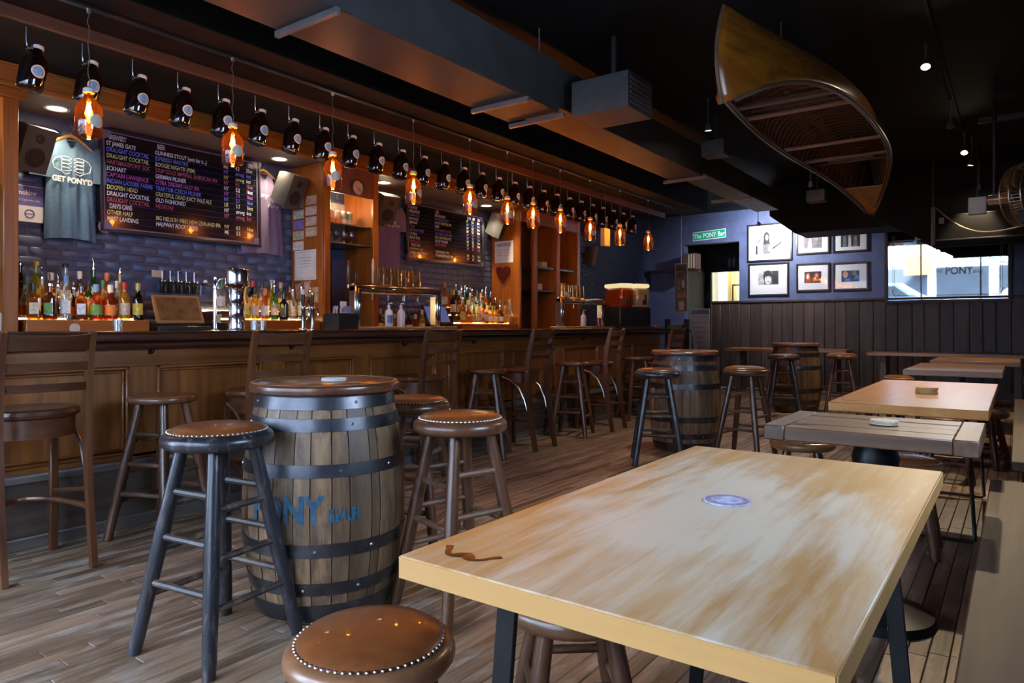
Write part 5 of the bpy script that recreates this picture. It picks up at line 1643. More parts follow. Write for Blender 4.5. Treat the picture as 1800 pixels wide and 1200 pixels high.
register('black cash register with a tan framed touchscreen between the bottle risers', (-5.6, 2.99, 1.031), -0.1, SCRB, plain('tan_bezel', (0.24, 0.12, 0.045), 0.4))
register('black cash register with a glowing blue screen by the second riser', (-5.6, 6.12, 1.031), -0.1, emit('blue_screen', (0.05, 0.08, 0.24), 0.55), CHAR)
pr_ = thing('receipt_printer', 'small black receipt printer with a paper slip beside the tan touchscreen', 'printer', (-5.55, 3.3, 1.031))
MB().box(-0.09, 0.09, -0.065, 0.065, 0, 0.13, 0.008).build('casing', CHAR, pr_)
MB().grid(lambda u, v: (0.02 + 0.03 * v * v, -0.035 + 0.07 * u, 0.131 + 0.07 * v), 2, 6).build('paper_slip', CREAMP, pr_)
o = MB().box(-0.055, 0.055, -0.08, 0.08, 0, 0.11, 0.01).build('napkin_box', plain('white_box', (0.6, 0.59, 0.56), 0.5)); o.location = (-4.4, 1.3, BT); tag(o, 'white napkin box on the bar end beside the honey post', 'box')
t = thing('bar_caddy', 'black bar caddy with straws and menus left of the long tap frame', 'caddy', (-4.5, 3.78, BT))
MB().box(-0.1, 0.1, -0.1, 0.1, 0, 0.012, 0.003).box(-0.1, -0.09, -0.1, 0.1, 0.012, 0.14, 0.003).box(0.09, 0.1, -0.1, 0.1, 0.012, 0.14, 0.003).box(-0.1, 0.1, -0.1, -0.09, 0.012, 0.14, 0.003).box(-0.1, 0.1, 0.09, 0.1, 0.012, 0.14, 0.003).box(-0.1, 0.1, -0.005, 0.005, 0.012, 0.14, 0.003).build('tray', CHAR, t)
for k in range(7):
    MB().cyl((random.uniform(-0.06, 0.06), -0.07 + random.uniform(0, 0.05), 0.013), (random.uniform(-0.07, 0.07), -0.08 + random.uniform(0, 0.06), 0.2), 0.003, n=6).build('straw', CHAR if k % 2 else CAPW, t)
MB().box(-0.03, -0.027, 0.015, 0.085, 0.014, 0.24, 0.001).build('menu_card', WHITEP, t)
MB().box(0.03, 0.033, 0.015, 0.075, 0.014, 0.2, 0.001).build('menu_card', plain('blue_grey_card', (0.2, 0.24, 0.4), 0.6), t)
for i, (y, lab) in enumerate(((3.62, 'short black beer tap with a brass tip left of the bar caddy'), (3.53, 'short black beer tap with a white tip left of the bar caddy'))):
    t = thing('beer_tap', lab, 'beer tap', (-4.66, y, BT))
    MB().lathe([(0, 0), (0.035, 0), (0.035, 0.012), (0.018, 0.02), (0.017, 0.16), (0.02, 0.165), (0.02, 0.19), (0, 0.195)], 18).build('column', CHROME, t)
    MB().lathe([(0, 0.192), (0.008, 0.194), (0.013, 0.22), (0.016, 0.29), (0, 0.292)], 12).build('handle', CHAR, t)
    MB().lathe([(0.0165, 0.291), (0.017, 0.31), (0.01, 0.33), (0, 0.334)], 12).build('handle_tip', plain('brass_tip', (0.5, 0.3, 0.08), 0.3, 0.9) if i == 0 else CAPW, t)
    MB().tube([(0.015, 0, 0.175), (0.06, 0, 0.175), (0.07, 0, 0.165), (0.072, 0, 0.12)], 0.008, 8).build('faucet', CHROME, t)
for i, (px, X, lab) in enumerate(((207, -4.3, 'small shot glass on the bar in front of the register riser'), (447, -4.4, 'small clear glass on the bar beside the chrome draught tower'), (461, -4.4, 'small clear glass on the bar below the golden bottles'))):
    o = MB().lathe([(0, 0), (0.022, 0), (0.028, 0.075), (0.0265, 0.075), (0.02, 0.008), (0, 0.008)], 18).build('shot_glass', GLS)
    p = at_x(px, 578, X); o.location = (X, p.y, BT); tag(o, lab, 'glass')
for i, (px, X, sx_, sy_, lab) in enumerate(((360, -4.2, 0.1, 0.16, 'white paper sheet lying on the bar before the register'), (560, -4.25, 0.09, 0.12, 'folded paper lying on the bar left of the bar caddy'), (860, -4.2, 0.08, 0.14, 'paper slip lying on the bar between the tap frames'))):
    o = MB().box(-sx_, sx_, -sy_, sy_, 0, 0.004, 0.001).build('paper_sheet', CREAMP if i else WHITEP)
    p = at_x(px, 578, X); o.location = (X, p.y, BT + 0.0005); o.rotation_euler.z = 0.2 * i; tag(o, lab, 'paper')

# black wall taps above the register
for k in range(5):
    p = at_x(284 + k * 14, 505, -5.99)
    t = thing('wall_tap', f'small black tap on the brick above the register, {ORD[k]} from the cream tag', 'tap', (-5.99, p.y, 1.47), group='black wall taps above the register')
    MB().box(0.001, 0.03, -0.018, 0.018, -0.05, 0.05, 0.005).build('back_plate', CHAR, t)
    MB().tube([(0.02, 0, 0.01), (0.06, 0, 0.012), (0.07, 0, 0.0), (0.07, 0, -0.04)], 0.01, 8).build('spout', CHAR, t)
    MB().ball((0.04, -0.014, 0.05), 0.012).ball((0.04, 0.014, 0.05), 0.012).build('knob', CHROME, t)
    MB().tube([(0.012, 0, 0.05), (0.012, 0, 0.14), (0.01, 0.03, 0.15), (0.006, 0.04, 0.15)], 0.003, 6).build('line', STEEL, t)
o = MB().box(-0.05, 0.05, -0.03, 0.03, 0, 0.004).build('wall_tag', CREAMP); p = at_x(277, 481, -5.99); o.location = (-5.993, p.y, p.z); o.rotation_euler = R_LEFT.to_euler()
tag(o, 'small cream tag on the brick above the wall taps', 'tag')

# slush machine on the bar's far end
t = thing('slush_machine', 'two-bowl frozen drink machine with glowing lids on the bar end', 'drink machine', (-4.42, 8.78, BT), -0.45)
MB().box(-0.22, 0.2, -0.27, 0.27, 0.0, 0.3, 0.012).build('base', CHAR, t)
MB().box(0.2, 0.3, -0.25, 0.25, 0.0, 0.03, 0.004).build('drip_tray', CHAR, t)
for s, mt, lab in ((-1, 'orange', 'orange slush'), (1, 'milky', 'pale slush')):
    gl = glass('bowl_' + mt, (0.9, 0.35, 0.1) if s < 0 else (0.95, 0.85, 0.65), (0.5, 0.10, 0.025) if s < 0 else (0.75, 0.58, 0.36), 0.15, 0.6)
    o = MB().box(-0.2, 0.2, s * 0.135 - 0.115, s * 0.135 + 0.115, 0.3, 0.56, 0.03).build('bowl', gl, t)
    o['label'] = lab + ' bowl'
    MB().box(-0.2, 0.2, s * 0.135 - 0.12, s * 0.135 + 0.12, 0.565, 0.62, 0.02).build('lid', emit('slush_lid_glow', (1.0, 0.78, 0.42), 0.5), t)
    MB().box(0.2, 0.25, s * 0.135 - 0.02, s * 0.135 + 0.02, 0.33, 0.4, 0.006).box(0.235, 0.25, s * 0.135 - 0.012, s * 0.135 + 0.012, 0.38, 0.47, 0.004).build('dispense_tap', CHAR, t)
lamp('slush_glow', 'POINT', (0.1, 0, 0.75), 1.2, (1, 0.75, 0.4), t, 0.1)
o = MB().box(-0.08, 0.08, -0.1, 0.1, 0, 0.05, 0.006).build('wooden_tray', ORANGE); o.location = (-4.15, 8.9, BT); o.location.x = -4.17; o.location.y = 9.14; tag(o, 'small wooden tray on the bar end in front of the slush machine', 'tray')
# white card hanging from the soffit near the slush machine
p = at_x(1064, 415, -4.36)
t = thing('hanging_card', 'white carton card hanging from the soffit near the far growlers', 'sign', (-4.36, p.y, p.z))
MB().box(-0.03, 0.03, -0.075, 0.075, -0.13, 0.1, 0.004).build('card', CREAMP, t)
MB().tube([(0, 0, 0.1), (0, 0.003, 0.2), (0, 0, 2.9 - p.z)], 0.003, 6).build('cord', STEEL, t)
# ================================================================== ceiling: duct, vents, tracks, spots
d = thing('air_duct', 'large charcoal rectangular air duct hung along the ceiling beside the bar soffit', 'duct', (0, 0, 0))
DX0, DX1, DZ0, DZ1 = -3.24, -2.77, 2.73, 3.1
MB().box(DX0, DX1, -1.2, 4.4, DZ0, DZ1, 0.006).build('duct_section', DUCTM, d)
MB().box(DX0 + 0.05, DX1 - 0.03, 4.4, 7.4, DZ0 + 0.05, DZ1, 0.006).build('duct_section', DUCTM, d)
MB().box(DX0 + 0.08, DX1 - 0.06, 7.4, 10.5, DZ0 + 0.1, DZ1, 0.006).build('duct_section', DUCTM, d)
for y in (2.28, 3.95, 4.42, 7.38, 8.9):
    MB().box(DX0 - 0.02, DX1 + 0.02, y, y + 0.03, DZ0 - 0.035 + (0.05 if y > 4.5 else 0), DZ0 + (0.05 if y > 4.5 else 0), 0.003).build('flange_bar', DUCTE, d)
for y in (0.9, 2.6, 4.2, 6.0, 8.0):
    for x in (DX0 + 0.02, DX1 - 0.05):
        MB().cyl((x, y, DZ1), (x, y, ZC), 0.006, n=6).build('hanger_rod', DUCTE, d)
v = thing('vent_box', 'grey ceiling vent box projecting from the air duct', 'vent', at_x(1100, 172, -2.35))
MB().box(-0.35, 0.12, -0.2, 0.2, -0.13, 0.13, 0.006).build('box', plain('grey_vent_paint', (0.09, 0.088, 0.09), 0.5, spec=0.25), v)
for k in range(6):
    MB().box(0.12, 0.128, -0.17, 0.17, -0.1 + k * 0.035, -0.08 + k * 0.035, 0.002).build('louvre', DUCTE, v)
MB().cyl((-0.1, 0, 0.13), (-0.1, 0, ZC - v.location.z), 0.02, n=8).build('hanger', DUCTM, v)

SPOTE = emit('halogen_spot_glow', (1.0, 0.84, 0.58), 60)
SPM = plain('silver_spot_body', (0.35, 0.34, 0.33), 0.35, 0.8)


def spot(label, px, py, z, target, power, lit=True, col=(1.0, 0.78, 0.5), size=75, zmount=ZC):
    p = at_z(px, py, z)
    t = thing('spotlight', label, 'spotlight', p)
    dv = (Vector(target) - p).normalized()
    q = dv.to_track_quat('-Z', 'Y')
    M4 = q.to_matrix().to_4x4()
    MB().lathe([(0.012, 0.06), (0.022, 0.055), (0.034, 0.0), (0.036, -0.006), (0.03, -0.004), (0.018, 0.045), (0.0, 0.05)], 18, mat=M4).build('lamp_head', SPM, t)
    MB().lathe([(0, -0.002), (0.03, -0.002), (0.03, 0.004), (0, 0.006)], 18, mat=M4).build('lens', SPOTE if lit else plain('dark_lens', (0.1, 0.1, 0.1), 0.1), t)
    top = M4 @ Vector((0, 0, 0.055))
    MB().tube([top, top + Vector((0, 0, 0.03)), (top.x, top.y, zmount - p.z)], 0.006, 6).build('stem', SPM, t)
    MB().box(top.x - 0.015, top.x + 0.015, top.y - 0.04, top.y + 0.04, zmount - p.z - 0.03, zmount - p.z, 0.004).build('track_adapter', CHAR, t)
    if lit:
        o = lamp('spot_beam', 'SPOT', dv * 0.02, power, col, t, 0.03, math.radians(size), blend=0.7)
        o.rotation_euler = q.to_euler()
    return t


TZ = ZC - 0.03
spot('lit track spotlight on the right-hand track over the honey table', 1627, 117, 3.08, (-0.45, 4.7, 0.75), 150, zmount=TZ)
spot('unlit track spotlight on the right-hand track past the canoe', 1670, 224, 3.0, (-0.6, 8, 0), 0, False, zmount=TZ)
spot('lit track spotlight aimed back at the narrow table', 1695, 268, 3.02, (-0.5, 7.3, 0.7), 90, zmount=TZ)
spot('lit track spotlight lower of the close pair on the right-hand track', 1706, 290, 2.93, (-0.9, 9.5, 0.7), 85, zmount=TZ)
spot('farthest lit track spotlight on the right-hand track', 1720, 332, 2.9, (-0.6, 11.4, 0.7), 70, zmount=TZ)
spot('lit ceiling spotlight between the duct and the canoe bow', 1245, 229, 2.98, (-2.4, 6.9, 0), 60, col=(1, 0.88, 0.7), size=95)
spot('lit ceiling spotlight beside the canoe stern', 1425, 327, 2.95, (-2.3, 10.4, 0.5), 50, col=(1, 0.85, 0.62), size=90)
spot('white spotlight shining on the framed photographs', 1334, 394, 2.86, (-3.6, 12.95, 2.4), 110, col=(0.9, 0.92, 1.0), size=155)
tr = thing('light_track', 'black ceiling track carrying the right-hand spotlights', 'track', (-0.5, 7, ZC - 0.03))
MB().box(-0.014, 0.014, -5.5, 5.0, 0, 0.03, 0.003).build('rail', BLACKC, tr)

# boxes by the far spotlights
for i, (px, py, Y, lab) in enumerate(((1258, 262, 7.0, 'small grey junction box lit by the spotlight near the duct'), (1436, 345, 10.2, 'small grey junction box lit by the spotlight near the canoe stern'))):
    p = at_y(px, py, Y)
    t = thing('junction_box', lab, 'box', p)
    MB().box(-0.12, 0.12, -0.1, 0.1, -0.08, 0.08, 0.006).build('casing', DUCTM, t)
    MB().cyl((0, 0, 0.08), (0, 0, ZC - p.z), 0.012, n=8).build('conduit', DUCTM, t)
p = at_z(1770, 240, 3.1)
t = thing('linear_light', 'short unlit linear lamp on the ceiling at the right', 'lamp', (0.12, 8.3, 3.14))
MB().box(-0.45, 0.45, -0.05, 0.05, 0, 0.05, 0.01).build('housing', DUCTM, t)
MB().box(-0.02, 0.02, -0.02, 0.02, 0.05, 0.16).build('mount', DUCTM, t)

# ================================================================== canoe hung hull-up
HULL = wood('varnished_canoe_hull', (0.13, 0.038, 0.004), (0.38, 0.14, 0.014), 0.26, 'Y', 9, coat=0.5, var=0.0, worn=(0.24, 0.065, 0.008), worn_at=0.62, worn_scale=2.2, bmp=0.03)
GUN = wood('dark_gunwale', (0.06, 0.03, 0.016), (0.17, 0.10, 0.06), 0.35, 'Y', 12, coat=0.3)
RIBW = wood('canoe_rib_wood', (0.03, 0.012, 0.004), (0.08, 0.034, 0.011), 0.4, 'X', 12, coat=0.2)
cn = thing('cedar_canoe', 'varnished wooden canoe hung upside down below the ceiling', 'canoe', (-1.37, 6.44, 2.77))
LH = 2.5


def hb(t):
    return 0.43 * max(0.0, 1 - abs(t) ** 2.3) ** 0.85


def zgun(t):
    return -0.37 * abs(t) ** 4.2


def zkeel(t):
    return 0.30 - 0.10 * abs(t) ** 6


def sect(t, s, inset=0.0):
    """s: 0 at keel (top) .. 1 at gunwale (bottom)"""
    b = max(hb(t) - inset, 0.0)
    e = abs(t) ** 2
    full = math.sin(min(1, s * 1.06) * PI / 2) ** 0.62
    vee = s ** 0.75
    f = full * (1 - e) + vee * e
    rd = 1 - math.cos(s * PI / 2) if s < 1 else 1
    hgt = rd * (1 - e) + s * e
    zk = zkeel(t) - inset
    z = zk + (zgun(t) - zk) * hgt
    y = t * LH * (1 + 0.045 * abs(t) ** 10 * math.sin(PI * min(1, s * 0.92)))
    return b * f, y, z


NT, NS = 64, 14
ts = [-1 + 2 * i / NT for i in range(NT + 1)]
ts = [math.copysign(abs(t) ** 0.9, t) for t in ts]
m = MB()
vs = []
for t in ts:
    for k in range(-NS, NS + 1):
        s = abs(k) / NS
        x, y, z = sect(t, s)
        vs.append((math.copysign(x, k) if k else 0.0, y, z))
q = 2 * NS + 1
m.add(vs, [(i * q + k, i * q + k + 1, (i + 1) * q + k + 1, (i + 1) * q + k) for i in range(NT) for k in range(q - 1)])
hull = m.build('hull', HULL, cn, ang=60)
sm = hull.modifiers.new('thickness', 'SOLIDIFY'); sm.thickness = 0.009; sm.offset = 1
for s in (-1, 1):
    pts = [Vector((s * (hb(t) + 0.006), t * LH, zgun(t))) for t in ts if abs(t) < 0.985]
    MB().tube(pts, 0.014, 8).build('outwale', GUN, cn)
    pts = [Vector((s * max(hb(t) - 0.018, 0.004), t * LH, zgun(t) + 0.004)) for t in ts if abs(t) < 0.95]
    MB().tube(pts, 0.011, 8).build('inwale', GUN, cn)
    st = [Vector(sect(s, k / 12)) for k in range(13)]
    MB().tube([(0, p.y + s * 0.004, p.z) for p in st], 0.011, 8).build('stem_band', GUN, cn)
for i in range(44):
    t = -0.9 + 1.8 * i / 43
    pts = []
    for k in range(-8, 9):
        x, y, z = sect(t, min(0.97, abs(k) / 8), 0.014)
        pts.append((math.copysign(x, k) if k else 0.0, t * LH, z))
    r = MB().tube(pts, 0.0065, 5)
    r.build('rib', RIBW, cn)
for (y, nm_) in ((-1.2, 'thwart'), (-0.85, 'thwart'), (0.35, 'thwart'), (0.95, 'thwart')):
    t = y / LH; b = hb(t) - 0.01
    MB().box(-b, b, y - 0.022, y + 0.022, zgun(t) + 0.004, zgun(t) + 0.03, 0.007).build(nm_, wood('pale_thwart_wood', (0.16, 0.085, 0.045), (0.34, 0.2, 0.115), 0.35, 'X', 10, coat=0.3), cn)
for y in (-1.02, 1.2):
    t = y / LH; b = hb(t) - 0.05
    sbm = MB().box(-b, b, y - 0.13, y - 0.105, zgun(t) + 0.05, zgun(t) + 0.075, 0.005).box(-b, b, y + 0.105, y + 0.13, zgun(t) + 0.05, zgun(t) + 0.075, 0.005)
    sbm.box(-b + 0.1, b - 0.1, y - 0.1, y + 0.1, zgun(t) + 0.06, zgun(t) + 0.068, 0.002)
    sbm.build('seat', GUN, cn)
for s in (-1, 1):
    m = MB()
    vs = []
    tt = [0.78, 0.84, 0.9, 0.95, 0.985]
    for t in tt:
        for a in (-1, 1):
            vs.append((a * hb(t), s * t * LH, zgun(t) + 0.002))
    for t in tt:
        for a in (-1, 1):
            vs.append((a * hb(t) * 0.98, s * t * LH, zgun(t) + 0.016))
    n2 = len(tt) * 2
    fs = []
    for i in range(len(tt) - 1):
        for o_ in (0, n2):
            fs.append((o_ + 2 * i, o_ + 2 * i + 1, o_ + 2 * i + 3, o_ + 2 * i + 2))
        fs.append((2 * i, 2 * i + 2, n2 + 2 * i + 2, n2 + 2 * i)); fs.append((2 * i + 1, n2 + 2 * i + 1, n2 + 2 * i + 3, 2 * i + 3))
    fs.append((0, 1, n2 + 1, n2))
    m.add(vs, fs).build('deck_plate', HULL, cn)
for y in (-1.3, 1.3):
    MB().cyl((0, y, 0.27), (0, y, ZC - 2.77), 0.008, n=6).build('hanging_rod', STEEL, cn)

# ================================================================== back wall: framed photographs, mirror, signs
FRB = plain('black_picture_frame', (0.012, 0.012, 0.016), 0.3)
MATW = plain('white_mat_board', (0.72, 0.72, 0.74), 0.8, var=0.02)


def photo(label, x0, z0, x1, z1, pw, ph, bgc, shapes, up=0.0):
    cx, cz = (x0 + x1) / 2, (z0 + z1) / 2
    w, h = (x1 - x0) / 2, (z1 - z0) / 2
    t = thing('framed_photograph', label, 'picture', (cx, YB - 0.001, cz), R=R_BACK)
    m = MB()
    f = 0.03
    m.box(-w, w, h - f, h, 0, 0.03, 0.003).box(-w, w, -h, -h + f, 0, 0.03, 0.003).box(-w, -w + f, -h + f, h - f, 0, 0.03, 0.003).box(w - f, w, -h + f, h - f, 0, 0.03, 0.003)
    m.build('frame', FRB, t)
    MB().box(-w + f, w - f, -h + f, h - f, 0.004, 0.012).build('mat_board', MATW, t)
    p = MB().box(-pw / 2, pw / 2, up - ph / 2, up + ph / 2, 0.012, 0.013).build('print', bgc, t)
    z = 0.0132
    for (kind, mt, a) in shapes:
        z += 0.0003
        if kind == 'e':
            cx_, cy_, rx, ry = a
            poly = [(cx_ * pw + rx * pw * math.cos(2 * PI * k / 20), up + cy_ * ph + ry * ph * math.sin(2 * PI * k / 20)) for k in range(20)]
        else:
            poly = [(u * pw, up + v_ * ph) for u, v_ in a]
        MB().prism(poly, z, z + 0.0002).build('print_shape', mt, p, False)
    MB().box(-w + f, w - f, -h + f, h - f, 0.017, 0.018).build('glazing', glass('picture_glazing', (0.98, 0.98, 0.98), (1, 1, 1), 0.04, 0.0), t, False)
    return t


def G(name, v, var=0.4, sc=14):
    return plain('print_' + name, (v, v, v) if not isinstance(v, tuple) else v, 0.6, var=var, scale=sc)


dk, md, lt, wh = G('near_black', 0.02), G('mid_grey', 0.16), G('light_grey', 0.42), G('pale', 0.62, 0.1)
F = lambda a, b, c, d: (at_y(a, b, YB).x, at_y(c, d, YB).z, at_y(c, d, YB).x, at_y(a, b, YB).z)


def fbox(xa, ya, xb, yb):
    p, q = at_y(xa, ya, YB), at_y(xb, yb, YB)
    return p.x, q.z, q.x, p.z


b1 = fbox(1314, 396, 1393, 457)
photo('large framed black and white photo of a long-haired guitarist at a microphone', *b1, 0.5, 0.42, wh, [('p', lt, [(-0.5, -0.5), (0.5, -0.5), (0.5, -0.35), (-0.5, -0.38)]), ('e', dk, (-0.1, 0.22, 0.11, 0.24)), ('p', dk, [(-0.2, 0.2), (0.0, 0.2), (0.02, -0.1), (-0.1, -0.2), (-0.22, -0.15)]), ('e', lt, (-0.09, 0.22, 0.055, 0.13)), ('p', md, [(-0.25, -0.1), (0.05, -0.05), (0.15, -0.45), (-0.2, -0.5)]), ('e', lt, (0.08, -0.28, 0.12, 0.17)), ('p', dk, [(0.1, -0.25), (0.42, 0.0), (0.42, -0.06), (0.12, -0.32)]), ('p', dk, [(-0.48, -0.5), (-0.42, -0.5), (-0.42, -0.12), (-0.48, -0.12)]), ('p', dk, [(-0.44, 0.05), (-0.32, 0.12), (-0.31, 0.08), (-0.44, 0.02)])], 0.0)
b4 = fbox(1316, 464, 1387, 519)
photo('framed black and white portrait of a face with a dark fringe', *b4, 0.36, 0.25, md, [('p', lt, [(-0.5, -0.5), (-0.22, -0.5), (-0.25, 0.5), (-0.5, 0.5)]), ('p', dk, [(0.2, -0.5), (0.5, -0.5), (0.5, 0.5), (0.2, 0.5)]), ('e', dk, (-0.02, 0.1, 0.23, 0.45)), ('e', wh, (-0.01, -0.1, 0.165, 0.38)), ('p', dk, [(-0.19, 0.3), (0.18, 0.3), (0.17, 0.05), (0.0, 0.12), (-0.17, 0.05)]), ('e', dk, (-0.08, 0.0, 0.035, 0.03)), ('e', dk, (0.07, 0.0, 0.035, 0.03)), ('e', md, (0.0, -0.27, 0.06, 0.035))], 0.03)
red, brn, blu = G('stage_red', (0.3, 0.04, 0.02)), G('skin', (0.5, 0.26, 0.18)), G('stage_blue', (0.05, 0.2, 0.5))
b2 = fbox(1400, 398, 1459, 445)
photo('framed sepia photo of two seated musicians under the soffit', *b2, 0.3, 0.24, G('sepia', (0.2, 0.16, 0.17)), [('e', lt, (-0.15, 0.1, 0.08, 0.12)), ('p', wh, [(-0.3, -0.5), (-0.05, -0.5), (-0.08, 0.0), (-0.25, 0.0)]), ('e', brn, (0.2, 0.15, 0.08, 0.12)), ('p', md, [(0.05, -0.5), (0.38, -0.5), (0.3, 0.05), (0.1, 0.05)])], -0.03)
b3 = fbox(1464, 396, 1527, 441)
photo('framed dark photo of a standing band beside the sepia pair', *b3, 0.3, 0.24, dk, [('p', md, [(-0.4, -0.5), (-0.2, -0.5), (-0.24, 0.3), (-0.36, 0.3)]), ('p', lt, [(-0.12, -0.5), (0.05, -0.5), (0.02, 0.2), (-0.1, 0.2)]), ('p', md, [(0.15, -0.5), (0.38, -0.5), (0.34, 0.25), (0.2, 0.25)]), ('e', brn, (-0.04, 0.3, 0.06, 0.09))], -0.03)
b5 = fbox(1400, 464, 1459, 511)
photo('framed red stage photo of two singers', *b5, 0.28, 0.2, G('dark_red_stage', (0.03, 0.012, 0.014)), [('p', red, [(-0.45, -0.5), (-0.1, -0.5), (-0.15, -0.1), (-0.4, 0.0)]), ('e', brn, (-0.28, 0.2, 0.08, 0.16)), ('p', brn, [(-0.35, 0.1), (-0.2, 0.1), (-0.18, -0.2), (-0.36, -0.2)]), ('e', red, (0.22, 0.1, 0.14, 0.3)), ('e', brn, (0.22, 0.15, 0.07, 0.14)), ('p', dk, [(0.02, -0.5), (0.42, -0.5), (0.34, -0.1), (0.12, -0.1)])], 0.0)
b6 = fbox(1464, 462, 1527, 509)
photo('framed blue and brown photo of people round a table', *b6, 0.28, 0.19, G('blue_room', (0.04, 0.05, 0.12)), [('e', brn, (-0.28, 0.15, 0.15, 0.3)), ('p', blu, [(-0.35, -0.5), (0.0, -0.5), (0.0, -0.25), (-0.3, -0.2)]), ('p', blu, [(0.2, -0.3), (0.48, -0.3), (0.48, 0.1), (0.25, 0.1)]), ('e', G('olive_print', (0.2, 0.2, 0.05)), (0.22, 0.25, 0.12, 0.2))], 0.0)

# big etched mirror, leaning slightly forward
p0, p1 = at_y(1562, 398, YB), at_y(1772, 524, YB)
mw, mh = (p1.x - p0.x) / 2, (p0.z - p1.z) / 2
MIR, nt, b = new_mat('silvered_mirror')
b.inputs['Base Color'].default_value = (0.93, 0.94, 0.95, 1); b.inputs['Metallic'].default_value = 1; b.inputs['Roughness'].default_value = 0.015
n_ = nd(nt, 'ShaderNodeTexNoise'); n_.inputs['Scale'].default_value = 2.0
bump(nt, b, n_.outputs[0], 0.004, 0.01)
lean = math.radians(2.3)
mr_ = thing('bar_mirror', 'large etched bar mirror in a dark frame reflecting the front window', 'mirror', ((p0.x + p1.x) / 2, YB - 0.03 - mh * math.sin(lean), (p0.z + p1.z) / 2), R=R_BACK @ Matrix.Rotation(lean, 3, 'X'))
MB().box(-mw, mw, -mh, mh, 0, 0.006).build('mirror_glass', MIR, mr_, False)
m = MB()
f = 0.05
m.box(-mw - f, mw + f, mh, mh + f, -0.015, 0.03, 0.006).box(-mw - f, mw + f, -mh - f, -mh, -0.015, 0.03, 0.006).box(-mw - f, -mw, -mh, mh, -0.015, 0.03, 0.006).box(mw, mw + f, -mh, mh, -0.015, 0.03, 0.006)
m.build('frame', WAINS, mr_)
ET = plain('etched_line', (0.12, 0.11, 0.12), 0.6)
m = MB()
a, c_ = mw - 0.07, mh - 0.07
for off in (0, 0.025):
    for sx in (-1, 1):
        m.box(sx * (a - off) - 0.003, sx * (a - off) + 0.003, -c_ + 0.1, c_ - 0.1, 0.006, 0.0066)
    m.box(-a + 0.1, a - 0.1, -c_ - off * 0.4 + 0.0, -c_ - off * 0.4 + 0.005, 0.006, 0.0066)
m.build('etched_border', ET, mr_)
for sx in (-1, 1):
    pts = [(sx * (a + 0.012 - 0.11 * (1 - math.cos(k * PI / 12)) ), -c_ + 0.1 - 0.11 * math.sin(k * PI / 12) + 0.02 * math.sin(k * 1.4), 0.0066) for k in range(7)]
    q = MB().tube(pts, 0.006, 5)
    q.v = [(x, y, 0.0062 + (z - 0.0066) * 0.05) for x, y, z in q.v]
    q.build('etched_scroll', ET, mr_)

# green street sign
p0, p1 = at_y(1218, 406, YB), at_y(1276, 420, YB)
t = thing('street_sign', 'green street sign reading The PONY Bar above the passage', 'sign', ((p0.x + p1.x) / 2, YB - 0.001, (p0.z + p1.z) / 2), R=R_BACK @ Matrix.Rotation(math.radians(3), 3, 'Z'))
sw, sh = (p1.x - p0.x) / 2, 0.085
GRN = plain('sign_green', (0.0, 0.42, 0.22), 0.4); WSG = plain('sign_white', (0.88, 0.9, 0.88), 0.4)
MB().box(-sw, sw, -sh, sh, 0, 0.006, 0.002).build('border', WSG, t)
MB().box(-sw + 0.012, sw - 0.012, -sh + 0.012, sh - 0.012, 0.006, 0.0075).build('panel', GRN, t)
text('The PONY Bar', 0.125, WSG, t, (0, -0.042, 0.0078), align='CENTER', sx=0.78, bold=0.002)

# passage: restroom sign, lit room
t = thing('restroom_sign', 'dark restroom sign with two pale figures over the lit doorway', 'sign', (-5.2, YB + 2.499, 2.56), R=R_BACK)
MB().box(-0.35, 0.35, -0.15, 0.15, 0, 0.01).build('panel', plain('dark_teal_panel', (0.012, 0.03, 0.04), 0.4), t)
PALG = plain('pale_sign_print', (0.3, 0.34, 0.3), 0.6)
for s in (-1, 1):
    MB().lathe([(0, 0.01), (0.02, 0.01), (0.02, 0.012), (0, 0.012)], 14, (s * 0.05, 0.1, 0)).prism([(s * 0.05 - 0.035, 0.07), (s * 0.05 + 0.035, 0.07), (s * 0.05 + 0.03, -0.02), (s * 0.05 + 0.02, -0.11), (s * 0.05 - 0.02, -0.11), (s * 0.05 - 0.03, -0.02)], 0.01, 0.012).build('figure', PALG, t)
MB().prism([(0.24, 0.04), (0.27, 0.04), (0.33, -0.02), (0.33, 0.02), (0.35, 0.02), (0.35, -0.06), (0.27, -0.06), (0.27, -0.04), (0.31, -0.04)], 0.01, 0.012).build('arrow', PALG, t)
lr_ = thing('pilaster', 'cream square pilaster in the lit restroom hall', 'pillar', (-6.02, YB + 4.4, 0))
MB().box(-0.12, 0.12, -0.12, 0.12, 0.06, 3.2, 0.008).build('shaft', PALEW, lr_)
MB().box(-0.15, 0.15, -0.15, 0.15, 0, 0.06, 0.006).build('plinth', PALEW, lr_)
t = thing('hall_picture', 'small dark framed picture in the lit restroom hall', 'picture', (-5.72, YB + 4.599, 1.95), R=R_BACK)
MB().box(-0.17, 0.17, -0.24, 0.24, 0, 0.02, 0.004).build('frame', FRB, t)
MB().box(-0.13, 0.13, -0.2, 0.2, 0.02, 0.022).build('print', PALEW, t)
t = thing('hall_lamp', 'ceiling lamp of the lit restroom hall', 'lamp', (-5.6, YB + 3.6, ZC - 0.01))
MB().lathe([(0, -0.02), (0.12, -0.02), (0.14, -0.06), (0.08, -0.1), (0, -0.11)], 20).build('shade', emit('hall_lamp_glow', (1, 0.86, 0.5), 5), t)
MB().lathe([(0, 0), (0.08, 0), (0.08, -0.02), (0, -0.02)], 16).build('base', STEEL, t)
lamp('hall_light', 'POINT', (0, 0, -0.25), 90, (1, 0.83, 0.48), t, 0.1)

